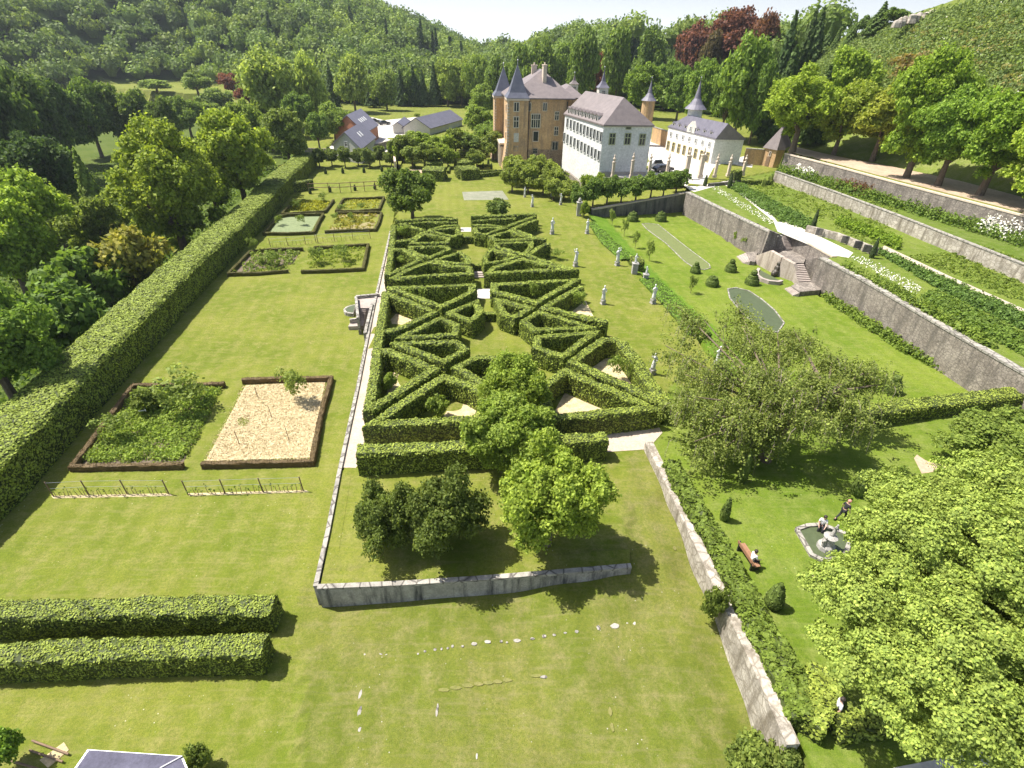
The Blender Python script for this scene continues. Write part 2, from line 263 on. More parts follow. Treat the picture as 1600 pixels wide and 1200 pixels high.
# ---------------------------------------------------------------- mesh helpers
class MB:
    def __init__(s): s.V = []; s.L = []; s.S = []; s.n = 0; s.T = []
    def add(s, V, faces, tint=None):
        V = np.asarray(V, float).reshape(-1, 3); s.V.append(V)
        if isinstance(faces, np.ndarray): s.L.append((faces + s.n).ravel()); s.S.append(np.full(len(faces), faces.shape[1]))
        else:
            for f in faces: s.L.append(np.array(f) + s.n); s.S.append(np.array([len(f)]))
        if tint is not None: s.T.append(np.tile(np.array([*tint, 1.]), (len(V), 1)))
        s.n += len(V); return s
    def box(s, c, sz, rz=0., ax=None):
        hx, hy, hz = [q / 2 for q in sz]; v = np.array([[x, y, z] for z in (-hz, hz) for x, y in ((-hx, -hy), (hx, -hy), (hx, hy), (-hx, hy))])
        r = np.array([[cos(rz), -sin(rz), 0], [sin(rz), cos(rz), 0], [0, 0, 1]]); v = v @ r.T + np.array(c)
        return s.add(v, [(0, 3, 2, 1), (4, 5, 6, 7), (0, 1, 5, 4), (1, 2, 6, 5), (2, 3, 7, 6), (3, 0, 4, 7)])
    def prism(s, poly, z0, z1):
        n = len(poly); a = sum(poly[i][0] * poly[(i + 1) % n][1] - poly[(i + 1) % n][0] * poly[i][1] for i in range(n))
        if a < 0: poly = poly[::-1]
        z0l = z0 if hasattr(z0, '__len__') else [z0] * n; z1l = z1 if hasattr(z1, '__len__') else [z1] * n
        if a < 0: z0l, z1l = z0l[::-1], z1l[::-1]
        v = [(p[0], p[1], z) for p, z in zip(poly, z0l)] + [(p[0], p[1], z) for p, z in zip(poly, z1l)]
        return s.add(v, [tuple(range(n - 1, -1, -1)), tuple(range(n, 2 * n))] + [(i, (i + 1) % n, n + (i + 1) % n, n + i) for i in range(n)])
    def lathe(s, c, prof, n=12, sx=1., sy=1.):
        v = [];
        for r, z in prof:
            for k in range(n): v.append((c[0] + r * sx * cos(2 * pi * k / n), c[1] + r * sy * sin(2 * pi * k / n), c[2] + z))
        f = [(j * n + k, j * n + (k + 1) % n, (j + 1) * n + (k + 1) % n, (j + 1) * n + k) for j in range(len(prof) - 1) for k in range(n)]
        f += [tuple(range(n - 1, -1, -1)), tuple(range((len(prof) - 1) * n, len(prof) * n))]
        return s.add(v, f)
    def tube(s, pts, rs, n=6):
        pts = [np.array(p, float) for p in pts]; rs = rs if hasattr(rs, '__len__') else [rs] * len(pts); v = []
        for i, p in enumerate(pts):
            d = pts[min(i + 1, len(pts) - 1)] - pts[max(i - 1, 0)]; d = d / (np.linalg.norm(d) + 1e-9)
            a = np.cross(d, [0, 0, 1.]) if abs(d[2]) < .9 else np.cross(d, [1., 0, 0]); a /= np.linalg.norm(a); b = np.cross(d, a)
            for k in range(n): v.append(p + rs[i] * (a * cos(2 * pi * k / n) + b * sin(2 * pi * k / n)))
        f = [(j * n + k, j * n + (k + 1) % n, (j + 1) * n + (k + 1) % n, (j + 1) * n + k) for j in range(len(pts) - 1) for k in range(n)]
        f += [tuple(range(n - 1, -1, -1)), tuple(range((len(pts) - 1) * n, len(pts) * n))]
        return s.add(v, f)
    def leaves(s, C, Nn, size, jit=.6, asp=.75, tint=None):
        C = np.asarray(C); n = len(C)
        if n == 0: return s
        nn = Nn + rng.normal(0, jit, (n, 3)); nn /= np.linalg.norm(nn, axis=1)[:, None] + 1e-9
        r = rng.normal(0, 1, (n, 3)); a = np.cross(nn, r); a /= np.linalg.norm(a, axis=1)[:, None] + 1e-9; b = np.cross(nn, a)
        sz = (np.asarray(size) * rng.uniform(.6, 1.35, n))[:, None] * .5
        V = np.stack([C - a * sz, C - b * sz * asp, C + a * sz, C + b * sz * asp], 1).reshape(-1, 3)
        s.V.append(V); s.L.append(np.arange(4 * n) + s.n); s.S.append(np.full(n, 4)); s.n += 4 * n
        if tint is not None: s.T.append(np.repeat(np.hstack([tint, np.ones((n, 1))]), 4, 0))
        return s
    def mesh(s, name, m=None, smooth=False):
        me = bpy.data.meshes.new(name); V = np.concatenate(s.V); L = np.concatenate(s.L).astype(np.int32); Z = np.concatenate(s.S).astype(np.int32)
        me.vertices.add(len(V)); me.vertices.foreach_set('co', V.ravel().astype(np.float32)); me.loops.add(len(L)); me.loops.foreach_set('vertex_index', L)
        me.polygons.add(len(Z)); me.polygons.foreach_set('loop_start', np.concatenate([[0], np.cumsum(Z)[:-1]]).astype(np.int32))
        try: me.polygons.foreach_set('loop_total', Z)
        except Exception: pass
        if s.T:
            at = me.color_attributes.new('tint', 'FLOAT_COLOR', 'POINT'); at.data.foreach_set('color', np.concatenate(s.T).ravel().astype(np.float32))
        me.update(calc_edges=True)
        me.polygons.foreach_set('use_smooth', np.full(len(Z), bool(smooth)))
        if m: me.materials.append(m)
        return me
    def build(s, name, m=None, parent=None, smooth=False):
        return link(name, s.mesh(name, m, smooth), parent)
def link(name, me, parent=None):
    o = bpy.data.objects.new(name, me); COL.objects.link(o)
    if parent: o.parent = parent
    return o
def tag(o, label=None, cat=None, group=None, kind=None):
    if label: o['label'] = label
    if cat: o['category'] = cat
    if group: o['group'] = group
    if kind: o['kind'] = kind
    return o
def empty(name, loc=(0, 0, 0), rz=0., label=None, cat=None, group=None):
    o = bpy.data.objects.new(name, None); COL.objects.link(o); o.location = tuple(loc); o.rotation_euler = (0, 0, rz); o.empty_display_size = .3
    return tag(o, label, cat, group)
def sheet(name, pts, z, m, dz=.02, thick=.05, kind='structure'):
    poly = [P(a, b, z)[:2] for a, b in pts]; o = MB().prism(poly, z - thick, z + dz).build(name, m); return tag(o, kind=kind)
# ---------------------------------------------------------------- ground sheet
def grid_ground():
    xs = np.arange(-75, 125.1, .5); ys = np.concatenate([np.arange(-6, 205.1, .5)]); X, Y = np.meshgrid(xs, ys); Z = hfun(X, Y)
    Z = Z + vnoise(X, Y, 3.1) * .03
    nx, ny = len(xs), len(ys); V = np.stack([X, Y, Z], -1).reshape(-1, 3); i = np.arange(ny - 1)[:, None] * nx + np.arange(nx - 1)[None, :]
    Fq = np.stack([i, i + 1, i + 1 + nx, i + nx], -1).reshape(-1, 4)
    mb = MB(); mb.add(V, Fq); x, y = V[:, 0], V[:, 1]; T = np.ones((len(V), 4))
    def zone(poly, col): T[inpoly(x, y, poly), :3] = col
    zone(R_C, (.82, 1.0, .8)); b = (segdist(x, y, BANK) < 5.0) & inpoly(x, y, R_B); zone(R_B, (.88, 1.04, .8)); T[b, :3] = (.70, 1.10, .6)
    zone(R_D, (.8, .95, .9)); zone(R_E, (.72, .88, .9)); zone(FGR, (.93, .90, 1.1))
    r = np.hypot(x, y); az = np.arctan2(x, y); rf = np.interp(az, fa[:, 0], fa[:, 1]); zf = np.interp(az, fa[:, 0], fa[:, 2])
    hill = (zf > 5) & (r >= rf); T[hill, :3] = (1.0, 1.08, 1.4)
    # wooded left side: dark undergrowth
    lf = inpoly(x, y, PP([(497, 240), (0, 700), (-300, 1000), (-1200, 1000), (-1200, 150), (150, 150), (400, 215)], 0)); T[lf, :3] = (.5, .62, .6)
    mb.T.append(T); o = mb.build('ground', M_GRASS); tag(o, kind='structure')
grid_ground()
def lawn_edge():
    a = PP([(500, 915), (745, 903), (984, 884)], ZT); b = PP([(984, 858), (745, 880), (508, 890)], ZT); mb = MB(); mb.prism([p[:2] for p in a + b], ZT - .3, ZT + .012); mb.T.append(np.ones((mb.n, 4))); tag(mb.build('terrace_lawn', M_GRASS), kind='structure')
lawn_edge()
def lawn_edge2():
    a = PP([(501, 913), (534, 735)], ZT); b = PP([(550, 735), (523, 903)], ZT); mb = MB(); mb.prism([p[:2] for p in a + b], ZT - .3, ZT + .014); mb.T.append(np.ones((mb.n, 4))); tag(mb.build('terrace_lawn', M_GRASS), kind='structure')
lawn_edge2()
def far_terrain():
    rr = np.concatenate([np.linspace(4, 300, 120), np.geomspace(305, 3000, 130)]); aa = np.linspace(-rad(100), rad(100), 360); A, Rr = np.meshgrid(aa, rr)
    X, Y = Rr * np.sin(A), Rr * np.cos(A); Z = hfun(X, Y); ins = (X > -74.5) & (X < 124.5) & (Y > -5.5) & (Y < 204.5); Z = np.where(ins, np.minimum(Z, 0) - 3, Z)
    nx, ny = len(aa), len(rr); V = np.stack([X, Y, Z], -1).reshape(-1, 3); i = np.arange(ny - 1)[:, None] * nx + np.arange(nx - 1)[None, :]
    mb = MB(); mb.add(V, np.stack([i, i + nx, i + 1 + nx, i + 1], -1).reshape(-1, 4)); T = np.ones((len(V), 4)); x, y = V[:, 0], V[:, 1]
    r = np.hypot(x, y); az = np.arctan2(x, y); rf = np.interp(az, fa[:, 0], fa[:, 1]); zf = np.interp(az, fa[:, 0], fa[:, 2])
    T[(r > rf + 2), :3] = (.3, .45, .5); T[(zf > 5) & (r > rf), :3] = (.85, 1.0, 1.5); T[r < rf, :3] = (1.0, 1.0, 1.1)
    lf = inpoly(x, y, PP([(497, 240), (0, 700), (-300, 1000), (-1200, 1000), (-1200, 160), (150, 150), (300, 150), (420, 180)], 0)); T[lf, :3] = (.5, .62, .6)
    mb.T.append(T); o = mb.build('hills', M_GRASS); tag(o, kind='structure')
far_terrain()
# ---------------------------------------------------------------- hedges
def path_offsets(pts, w, closed, step):
    pts = [np.array(p[:2], float) for p in pts]; n = len(pts); C = []; Nn = []
    segs = range(n) if closed else range(n - 1)
    nor = []
    for i in segs:
        d = pts[(i + 1) % n] - pts[i]; d /= np.linalg.norm(d); nor.append(np.array([-d[1], d[0]]))
    for k, i in enumerate(segs):
        a, b = pts[i], pts[(i + 1) % n]
        n0 = nor[k - 1] if (closed or k > 0) else nor[k]; n1 = nor[(k + 1) % len(nor)] if (closed or k < len(nor) - 1) else nor[k]
        ma = (n0 + nor[k]); ma /= max(.35, np.dot(ma, nor[k])) if np.dot(ma, nor[k]) > 0 else 1; mb_ = (n1 + nor[k]); mb_ /= max(.35, np.dot(mb_, nor[k])) if np.dot(mb_, nor[k]) > 0 else 1
        for m_ in (ma, mb_):
            l = np.linalg.norm(m_); 
            if l > 1.9: m_ *= 1.9 / l
        L = np.linalg.norm(b - a); ns = max(2, int(L / step))
        for j in range(ns):
            t = j / ns; C.append(a + (b - a) * t); q = ma if j == 0 else nor[k]; Nn.append(q)
    if not closed: C.append(pts[-1]); Nn.append(nor[-1])
    return np.array(C), np.array(Nn)
def sample_quads(V, Fq, dens):
    q = V[Fq]; e1 = q[:, 1] - q[:, 0]; e2 = q[:, 3] - q[:, 0]; nr = np.cross(e1, e2); ar = np.linalg.norm(nr, axis=1); k = rng.poisson(ar * dens); idx = np.repeat(np.arange(len(Fq)), k)
    if len(idx) == 0: return np.zeros((0, 3)), np.zeros((0, 3))
    u = rng.random((len(idx), 1)); v = rng.random((len(idx), 1)); q = q[idx]
    p = (q[:, 0] * (1 - u) + q[:, 1] * u) * (1 - v) + (q[:, 3] * (1 - u) + q[:, 2] * u) * v
    return p, nr[idx] / (ar[idx][:, None] + 1e-9)
def hedge(name, pts, w, z0, h, label, group=None, closed=False, dens=38, leaf=.16, m=None, cat='hedge', bump_=.06, step=.45, parent=None, widths=None):
    C, Nn = path_offsets(pts, w, closed, step); n = len(C); lean = 1.0
    prof = [(-.5, 0), (-.51, .3), (-.5, .62), (-.49, .9), (-.42, .985), (-.15, 1.0), (.15, 1.0), (.42, .985), (.49, .9), (.5, .62), (.51, .3), (.5, 0)]
    V = np.zeros((n, len(prof), 3)); zb = z0 if not callable(z0) else None
    ww = np.full(n, w) if widths is None else np.interp(np.linspace(0, 1, n), np.linspace(0, 1, len(widths)), widths)
    for k, (a, b) in enumerate(prof):
        V[:, k, :2] = C + Nn * (-a * ww)[:, None]; base = np.array([z0(*c) for c in C]) if callable(z0) else np.full(n, z0)
        V[:, k, 2] = base - .1 + (h + .1) * b
    top = slice(1, len(prof) - 1); V[:, top, :] += rng.normal(0, bump_ * .5, V[:, top, :].shape); s_ = vnoise(C[:, 0], C[:, 1], 1.5) * bump_ + vnoise(C[:, 0], C[:, 1], 5.) * bump_; V[:, top, 2] += s_[:, None]
    m_ = len(prof); rows = n if closed else n - 1; i = np.arange(rows); Fq = []
    for k in range(m_ - 1): Fq.append(np.stack([i * m_ + k, i * m_ + k + 1, ((i + 1) % n) * m_ + k + 1, ((i + 1) % n) * m_ + k], 1))
    Fq = np.concatenate(Fq); Vf = V.reshape(-1, 3); mb = MB()
    # orientation outward
    mb.add(Vf, Fq)
    p, nn = sample_quads(Vf, Fq, dens * 3.2); kp = (nn[:, 2] > .4) | (rng.random(len(p)) < .6); p, nn = p[kp], nn[kp]  # sides get fewer leaves, so the painted dark core shows through
    if not closed:
        for e, o in ((0, 1), (n - 1, -1)):
            ring = list(range(e * m_, e * m_ + m_)); mb.L.append(np.array(ring[::o])); mb.S.append(np.array([m_]))
            d = (C[1] - C[0]) if e == 0 else (C[-1] - C[-2]); d = d / np.linalg.norm(d) * (-1 if e == 0 else 1)
            kk = int(w * h * dens); u = rng.uniform(-.5, .5, kk); v = rng.uniform(0, 1, kk); base = z0(*C[e]) if callable(z0) else z0
            cp = np.column_stack([C[e][0] + Nn[e][0] * u * ww[e], C[e][1] + Nn[e][1] * u * ww[e], base + v * h]); p = np.vstack([p, cp]); nn = np.vstack([nn, np.tile([d[0], d[1], .2], (kk, 1))])
    mb.leaves(p + nn * rng.uniform(-.03, .05 + bump_ * .4, (len(p), 1)), nn, leaf, .32)
    nf = sum(len(q) for q in mb.S[:-1]); me_ = mb.mesh(name, M_HSHADE if w > .45 else (m or M_HEDGE)); me_.materials.append(m or M_HEDGE); me_.polygons.foreach_set('material_index', np.concatenate([np.zeros(nf, np.int32), np.ones(len(me_.polygons) - nf, np.int32)])); o = link(name, me_, parent)
    if not parent: tag(o, label, cat, group)
    return o
HT = 1.9
def PX(l, z=ZT + HT): return [P(a, b, z) for a, b in l]
MAZE = [ # (points, closed, width, label)
 ([(603,455),(597.5,492),(592,524),(588,555),(585.5,580),(581,607),(575,641)],0,.95,'long narrow maze hedge beside the gravel path, nearer half'),
 ([(605,458),(640,471),(679,487),(620,514),(596,517)],0,.85,'pointed hedge below the stone stair, joined to the path-side hedge'),
 ([(592,549),(607,547),(640,560),(678,576),(625,609),(576,639)],0,1.0,'big pointed hedge round straw, joined to the path hedge near its front end'),
 ([(582,661),(640,622),(694,588),(735,601),(765,617),(748,652),(680,656)],1,1.0,'large front left hedge triangle round a shrub and straw patch'),
 ([(884,580),(950,607),(1019,636),(940,645),(862,650),(845,606)],1,1.0,'large front right hedge triangle round a bare straw patch'),
 ([(714,573),(748,557),(790,560),(762,602)],1,.85,'small hedge triangle half hidden behind the three lime green trees'),
 ([(625,526),(689,496),(714,506),(711,522)],1,.8,'small hedge triangle left of the near lawn circle, the farther of two'),
 ([(620,536),(714,533),(727,545),(694,564)],1,.85,'small hedge triangle left of the near lawn circle, the nearer of two'),
 ([(613,450),(739,445),(736,456),(690,478)],1,.9,'wide hedge triangle round a shrub, left of the larger paving slab'),
 ([(703,488),(744,471),(751,488),(736,500)],1,.85,'short hedge ring closing the near lawn circle at its back left'),
 ([(615,351),(612.5,380),(609,407),(605,430)],0,.85,'long narrow maze hedge beside the gravel path, farther half'),
 ([(617.5,345),(665,342),(715,340.5)],0,.8,'straight back hedge of the maze, left of the lawn gap'),
 ([(627,350),(665,347),(713,347)],0,.7,'second hedge from the back of the maze, left of the gap'),
 ([(717.5,351),(696,352.5),(680,356.5),(666,361),(650,370),(640,375),(618,377)],0,.8,'curved outer arc hedge at back left of the maze'),
 ([(621,350),(640,353),(664,359.5)],0,.75,'short slanting hedge meeting the back left arc'),
 ([(690,358),(714,355),(718,366.5),(705,369),(675,361)],1,.7,'small hedge triangle just left of the far paving slab'),
 ([(644,380),(652,371.5),(665,365),(681,367),(700,372),(698,378)],1,.8,'rounded hedge segment left of the far lawn circle, farther one'),
 ([(641,385),(697,384.5),(702,388),(671,403),(652,397),(642,391)],1,.8,'rounded hedge segment left of the far lawn circle, nearer one'),
 ([(614,389),(631,389.5),(650,402),(656,406),(606,430)],0,.85,'pointed hedge holding a pale shrub beside the gravel path'),
 ([(718,393),(680,407),(706,411),(732,411.5),(731,402)],1,.8,'curved low hedge closing the far lawn circle at front left'),
 ([(614,434),(640,421),(670,409),(700,415),(733,417.5),(735,427),(670,431)],1,.9,'long dark-faced hedge triangle in mid maze, left of the steps'),
 ([(736,337),(790,335.5),(838,334)],0,.8,'straight back hedge of the maze, right of the lawn gap'),
 ([(737.5,345),(770,342),(805,341)],0,.7,'second hedge from the back of the maze, right of the gap'),
 ([(738,351),(761,350.5),(790,354)],0,.75,'low curved hedge behind the far paving slab on the right'),
 ([(836,337),(815,345),(791,354)],0,.8,'slanting hedge running to the far right corner of the maze'),
 ([(742,356),(765,355),(785,356),(759,366),(745,364)],1,.75,'small hedge ring to the right of the far paving slab'),
 ([(839,343),(800,357),(837,371),(853,373)],0,.8,'V shaped hedge opening to the alley at far right'),
 ([(766,369),(797,360),(833,373),(776,375)],1,.8,'small hedge triangle right of the far lawn circle, farther one'),
 ([(776,380.5),(829,378),(830,386),(818,397),(776,386)],1,.8,'rounded hedge segment right of the far lawn circle, nearer one'),
 ([(860,381),(852,381),(842,386),(825,399),(858,409),(893,421)],0,.85,'hooked hedge running along the alley to the middle of the maze'),
 ([(767,389),(809,400),(785,407),(760,410),(757,403)],1,.8,'curved low hedge closing the far lawn circle at front right'),
 ([(764,426),(773,416),(818,405),(897,421),(830,422)],1,.95,'long dark-faced hedge triangle in mid maze, right of the steps'),
 ([(772,444),(900,437),(838,472),(773,455)],1,.95,'wide hedge triangle round a shrub, right of the larger paving slab'),
 ([(909,447),(880,463),(851,480),(900,492),(949,503)],0,.9,'V shaped hedge beside the alley in mid maze'),
 ([(778,468),(830,481),(803,495),(787,489)],1,.9,'short hedge ring closing the near lawn circle at its back right'),
 ([(819,501),(843,488),(923,511),(837,515)],1,.85,'small hedge triangle right of the near lawn circle, the farther of two'),
 ([(841,526),(930,519),(879,556),(838,542)],1,.9,'small hedge triangle right of the near lawn circle, the nearer of two'),
 ([(968,531),(945,530),(919,547),(894,565),(950,589),(1044,631)],0,1.0,'large V shaped hedge at front right beside the alley'),
 ([(972,534),(987,552),(1003,575),(1022,603),(1038,624)],0,1.3,'loose bright green hedge bordering the alley at front right'),
 ([(558,703),(650,698),(745,694),(850,688),(948,680)],0,1.35,'long front hedge of the maze behind the three lime green trees'),
 ([(753,488),(779,488)],0,.6,'low cross hedge at the back of the near lawn circle'),
 ([(722,370),(743,370)],0,.6,'low cross hedge in front of the far paving slab'),
 ([(736,413),(757,413)],0,.6,'low cross hedge above the small maze steps'),
]
for pts, cl, w, lab in MAZE:
    low = 'low' in lab; hh = 1.0 if lab.startswith('low cross') else HT
    hedge('clipped_hedge', [P(a, b, ZT + hh) for a, b in pts], w * .9, ZT, hh, lab, 'clipped hedges of the maze', bool(cl), dens=42 if pts[0][1] > 450 else 28, leaf=.17 if pts[0][1] > 450 else .22)
# tall hedge along the left of the garden
THH = 3.3
tl = [((497,238),(458,238)),((455,275),(405,285)),((400,330),(357,330)),((312,410),(262,405)),((217,500),(155,500)),((160,563),(80,560)),((93,630),(0,630)),((0,723),(-105,723)),((-90,812),(-240,812))]
cen, wid = [], []
for a, b in tl:
    A, B = P(*a, THH), P(*b, THH); cen.append((A + B) / 2); 
for i, (a, b) in enumerate(tl):
    A, B = P(*a, THH), P(*b, THH); d = cen[min(i + 1, len(cen) - 1)] - cen[max(i - 1, 0)]; d = d / np.linalg.norm(d); wid.append(abs((A - B)[0] * d[1] - (A - B)[1] * d[0]))
hedge('tall_hedge', cen, 3.3, 0, THH, 'very tall broad clipped hedge running along the left edge of the garden', m=M_HEDGE2, dens=42, leaf=.19, bump_=.11, step=.6, widths=[float(np.median(wid))] * 3)
hedge('clipped_hedge', [P(-60, 956, 1.7), P(200, 947, 1.7), P(427, 943, 1.7)], 1.25, 0, 1.7, 'freestanding clipped hedge bar at lower left, the farther of two', 'hedge bars at lower left', dens=80, leaf=.115, bump_=.1)
hedge('clipped_hedge', [P(-60, 1022, 1.7), P(200, 1011, 1.7), P(412, 1007, 1.7)], 1.25, 0, 1.7, 'freestanding clipped hedge bar at lower left, nearest the camera', 'hedge bars at lower left', dens=80, leaf=.115, bump_=.1)
hedge('clipped_hedge', [P(1345, 642, ZT + 1.3), P(1460, 625, ZT + 1.3), P(1590, 611, ZT + 1.3)], 1.6, ZP, 2.5, 'dark-faced clipped hedge between the fountain lawn and the big weeping tree', dens=40, leaf=.16)
hedge('loose_hedge', [P(a, b, ZT + 1.1) for a, b in [(1050,722),(1087,790),(1130,860),(1176,948),(1222,1032),(1266,1118)]], 1.9, ZT, 1.2, 'broad leafy light green hedge planted along the old white wall', dens=75, leaf=.2, bump_=.16, m=foliage('laurel_leaves', (.085, .13, .014), (.2, .27, .04), .25), widths=[1.1, 1.3, 1.4, 1.5, 1.7])
hedge('loose_hedge', [P(1262, 1125, ZT + 1.1), P(1280, 1085, ZT + 1.1), P(1292, 1050, ZT + 1.1)], 1.5, ZT, 1.2, 'short leafy hedge spur turning towards the maple tree at the hedge corner', dens=75, leaf=.18, bump_=.14)
hedge('loose_hedge', [P(1312, 1132, ZT + 1.0), P(1345, 1122, ZT + 1.), P(1385, 1125, ZT + 1.)], .9, ZT, 1.0, 'short low hedge piece on the lawn under the big maple', dens=75, leaf=.16, bump_=.12)
M_BANKH = foliage('bright_bank_leaves', (.10, .19, .012), (.18, .32, .03), .1)
hedge('bank_hedge', [P(925, 347, 1.9), P(952, 378, 1.9), P(984, 404, 1.9)], 2.3, .8, 1.1, 'bright green trimmed hedge on the bank right of the statues, farther half', 'hedges on the grass bank', dens=40, leaf=.17, m=M_BANKH, widths=[1.2, 2.2, 2.6])
hedge('bank_hedge', [P(1014, 434, 1.9), P(1050, 470, 1.9), P(1095, 520, 1.9)], 2.6, .8, 1.1, 'bright green trimmed hedge on the bank right of the statues, nearer half', 'hedges on the grass bank', dens=40, leaf=.17, m=M_BANKH)
# brown low box borders round the beds (ground-level pixels of the top edge)
def border(pts, label, z=0, w=.38, h=.5, m=None):
    hedge('box_border', [P(a, b, z + h) for a, b in pts], w, z, h, label, 'low box borders of the beds', False, dens=60, leaf=.1, m=m or M_BROWNH, bump_=.04, cat='box hedge', step=.5)
border([(350,598),(300,600),(208,600),(111,727),(200,726),(285,724)], 'brown low box border round the weedy green bed at left')
border([(378,592),(430,590),(517,588),(500,650),(487,719),(400,721),(314,723)], 'brown low box border round the straw covered bed')
M_BOXG = foliage('dull_box_leaves', (.06, .06, .015), (.13, .12, .03), .1)
border([(473,387),(420,388),(390,391),(357,426),(400,425),(450,421)], 'low box border of the left bed in the third row', m=M_BOXG)
border([(490,385),(530,383),(575,381),(571,401),(567,418),(510,421),(470,422)], 'low box border of the right bed in the third row', m=M_BOXG)
border([(505,333),(450,334),(434,337),(412,363),(450,363),(490,361),(498,345),(505,333)], 'low box border of the left bed in the second row', m=M_BOXG)
border([(595,330),(560,330),(525,331)], 'short box border at the back of the second right bed', m=M_BOXG)
border([(596,331),(592,345),(586,357),(550,358),(507,360)], 'low box border of the right bed in the second row', m=M_BOXG)
border([(521,311),(514,321),(507,329),(470,331),(440,333),(455,318)], 'low box border of the flowery left bed in the far row', m=M_BOXG)
border([(600,307),(570,308),(537,309),(525,328),(560,328),(592,325),(600,307)], 'low box border of the right bed in the far row', m=M_BOXG)
# ---------------------------------------------------------------- walls
def wall(name, pts, w, z0, z1, m, label, cat='wall', cope=None, cm=None, parent=None):
    pts = [np.array(p[:2]) for p in pts]; C, Nn = [], []
    n = len(pts)
    for i in range(n):
        d0 = pts[i] - pts[i - 1] if i > 0 else pts[1] - pts[0]; d1 = pts[i + 1] - pts[i] if i < n - 1 else d0
        a = d0 / np.linalg.norm(d0); b = d1 / np.linalg.norm(d1); q = np.array([-(a + b)[1], (a + b)[0]]); q /= np.linalg.norm(q); q /= max(.5, np.dot(q, [-a[1], a[0]])); Nn.append(q)
    Nn = np.array(Nn); P0 = np.array(pts); zz0 = z0 if hasattr(z0, '__len__') else [z0] * n; zz1 = z1 if hasattr(z1, '__len__') else [z1] * n
    def body(wd, a, b):
        L = P0 + Nn * wd / 2; Rr = P0 - Nn * wd / 2; V = []
        for i in range(n): V += [(*L[i], a[i]), (*Rr[i], a[i]), (*Rr[i], b[i]), (*L[i], b[i])]
        Fs = []
        for i in range(n - 1):
            for k in range(4): Fs.append((i * 4 + k, i * 4 + (k + 1) % 4, (i + 1) * 4 + (k + 1) % 4, (i + 1) * 4 + k))
        Fs += [(3, 2, 1, 0), tuple((n - 1) * 4 + k for k in range(4))]
        return MB().add(V, Fs)
    if cope:
        root = tag(empty(name, (*P0[0], 0)), label, cat); root.location = (0, 0, 0)
        body(w, zz0, [q - cope for q in zz1]).build('masonry', m, root); body(w + (.12 if w > .3 else .05), [q - cope for q in zz1], zz1).build('coping', cm or M_COPE, root); return root
    o = body(w, zz0, zz1).build(name, m, parent)
    if not parent: tag(o, label, cat)
    return o
wall('terrace_wall', PP([(493,916),(512,830),(530,737),(559,603),(583,482),(597,420),(610,361)], ZT + .15), .22, -.3, ZT + .18, M_WEATH, 'long low stone retaining wall with coping beside the gravel path', cope=.14)
wall('terrace_wall', PP([(496,917),(620,912),(745,904),(870,894),(986,884)], ZT + .15), .26, -.3, ZT + .2, M_WEATH, 'stained grey retaining wall across the foreground lawn', cope=.16)
wp = PP([(1014,690),(1052,765),(1092,850),(1138,940),(1182,1035),(1240,1163)], ZT + .75)
wall('old_wall', wp, .6, -1.2, [ZT + .75, ZT + .7, ZT + .75, ZT + .6, ZT + .75, ZT + .75], M_OLDW, 'old crumbling whitewashed wall sloping to the bottom of the photo')
wall('retaining_wall', PP([(1075,300),(1145,334),(1219,369)], ZD + .1), .7, -.2, ZD + .15, M_WALL, 'tall rubble stone retaining wall on the far side of the fountain stair', cope=.2)
wall('retaining_wall', PP([(1238,365),(1270,382),(1304,401)], ZD + .1), .6, -.2, ZD + .15, M_WALL, 'recessed stone wall directly behind the double stair', cope=.2, cm=M_SANDP)
rt = PP([(1284,402),(1350,436),(1480,512),(1600,580),(1720,650),(1905,756)], ZD + .1)
wall('retaining_wall', rt, .7, -.2, ZD + .15, M_WALL, 'tall rubble stone retaining wall on the right of the fountain lawn', cope=.2)
# dark end wall, rising to the right
A_, B_ = P(918, 340, ZP), P(1074, 330, ZP); dw = (B_ - A_) / np.linalg.norm(B_ - A_)
zt = [WP(A_, dw, *q)[1] for q in [(925,326),(960,320),(1000,313),(1040,306),(1074,300)]]; us = [WP(A_, dw, *q)[0] for q in [(925,326),(960,320),(1000,313),(1040,306),(1074,300)]]
wall('end_wall', [A_ + dw * u for u in us], .6, -.2, zt, M_DARKW, 'dark wall with sloping top at the far end of the fountain lawn', cope=.2, cm=M_SANDP)
wall('garden_wall', PP([(1213,268),(1300,298),(1400,335),(1500,374),(1600,413),(1750,475),(2000,588)], ZE + .3), .5, ZD - .2, ZE + .4, M_OLDW, 'pale sunlit stone wall between the two upper terraces', cope=.12)
uw = PP([(1228,240),(1300,258),(1400,285),(1500,311),(1600,337),(1760,382),(2000,449)], ZF + .2)
wall('upper_wall', uw, .6, ZE - .2, ZF + .3, M_WALL, 'highest stone retaining wall below the earth path and tree row', cope=.2, cm=M_SANDP)
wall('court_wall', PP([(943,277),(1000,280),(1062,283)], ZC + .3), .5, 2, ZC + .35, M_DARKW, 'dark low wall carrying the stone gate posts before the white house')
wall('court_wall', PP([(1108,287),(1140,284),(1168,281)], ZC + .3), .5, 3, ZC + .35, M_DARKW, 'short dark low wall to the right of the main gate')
def onG(l): return [G(a, b) for a, b in l]
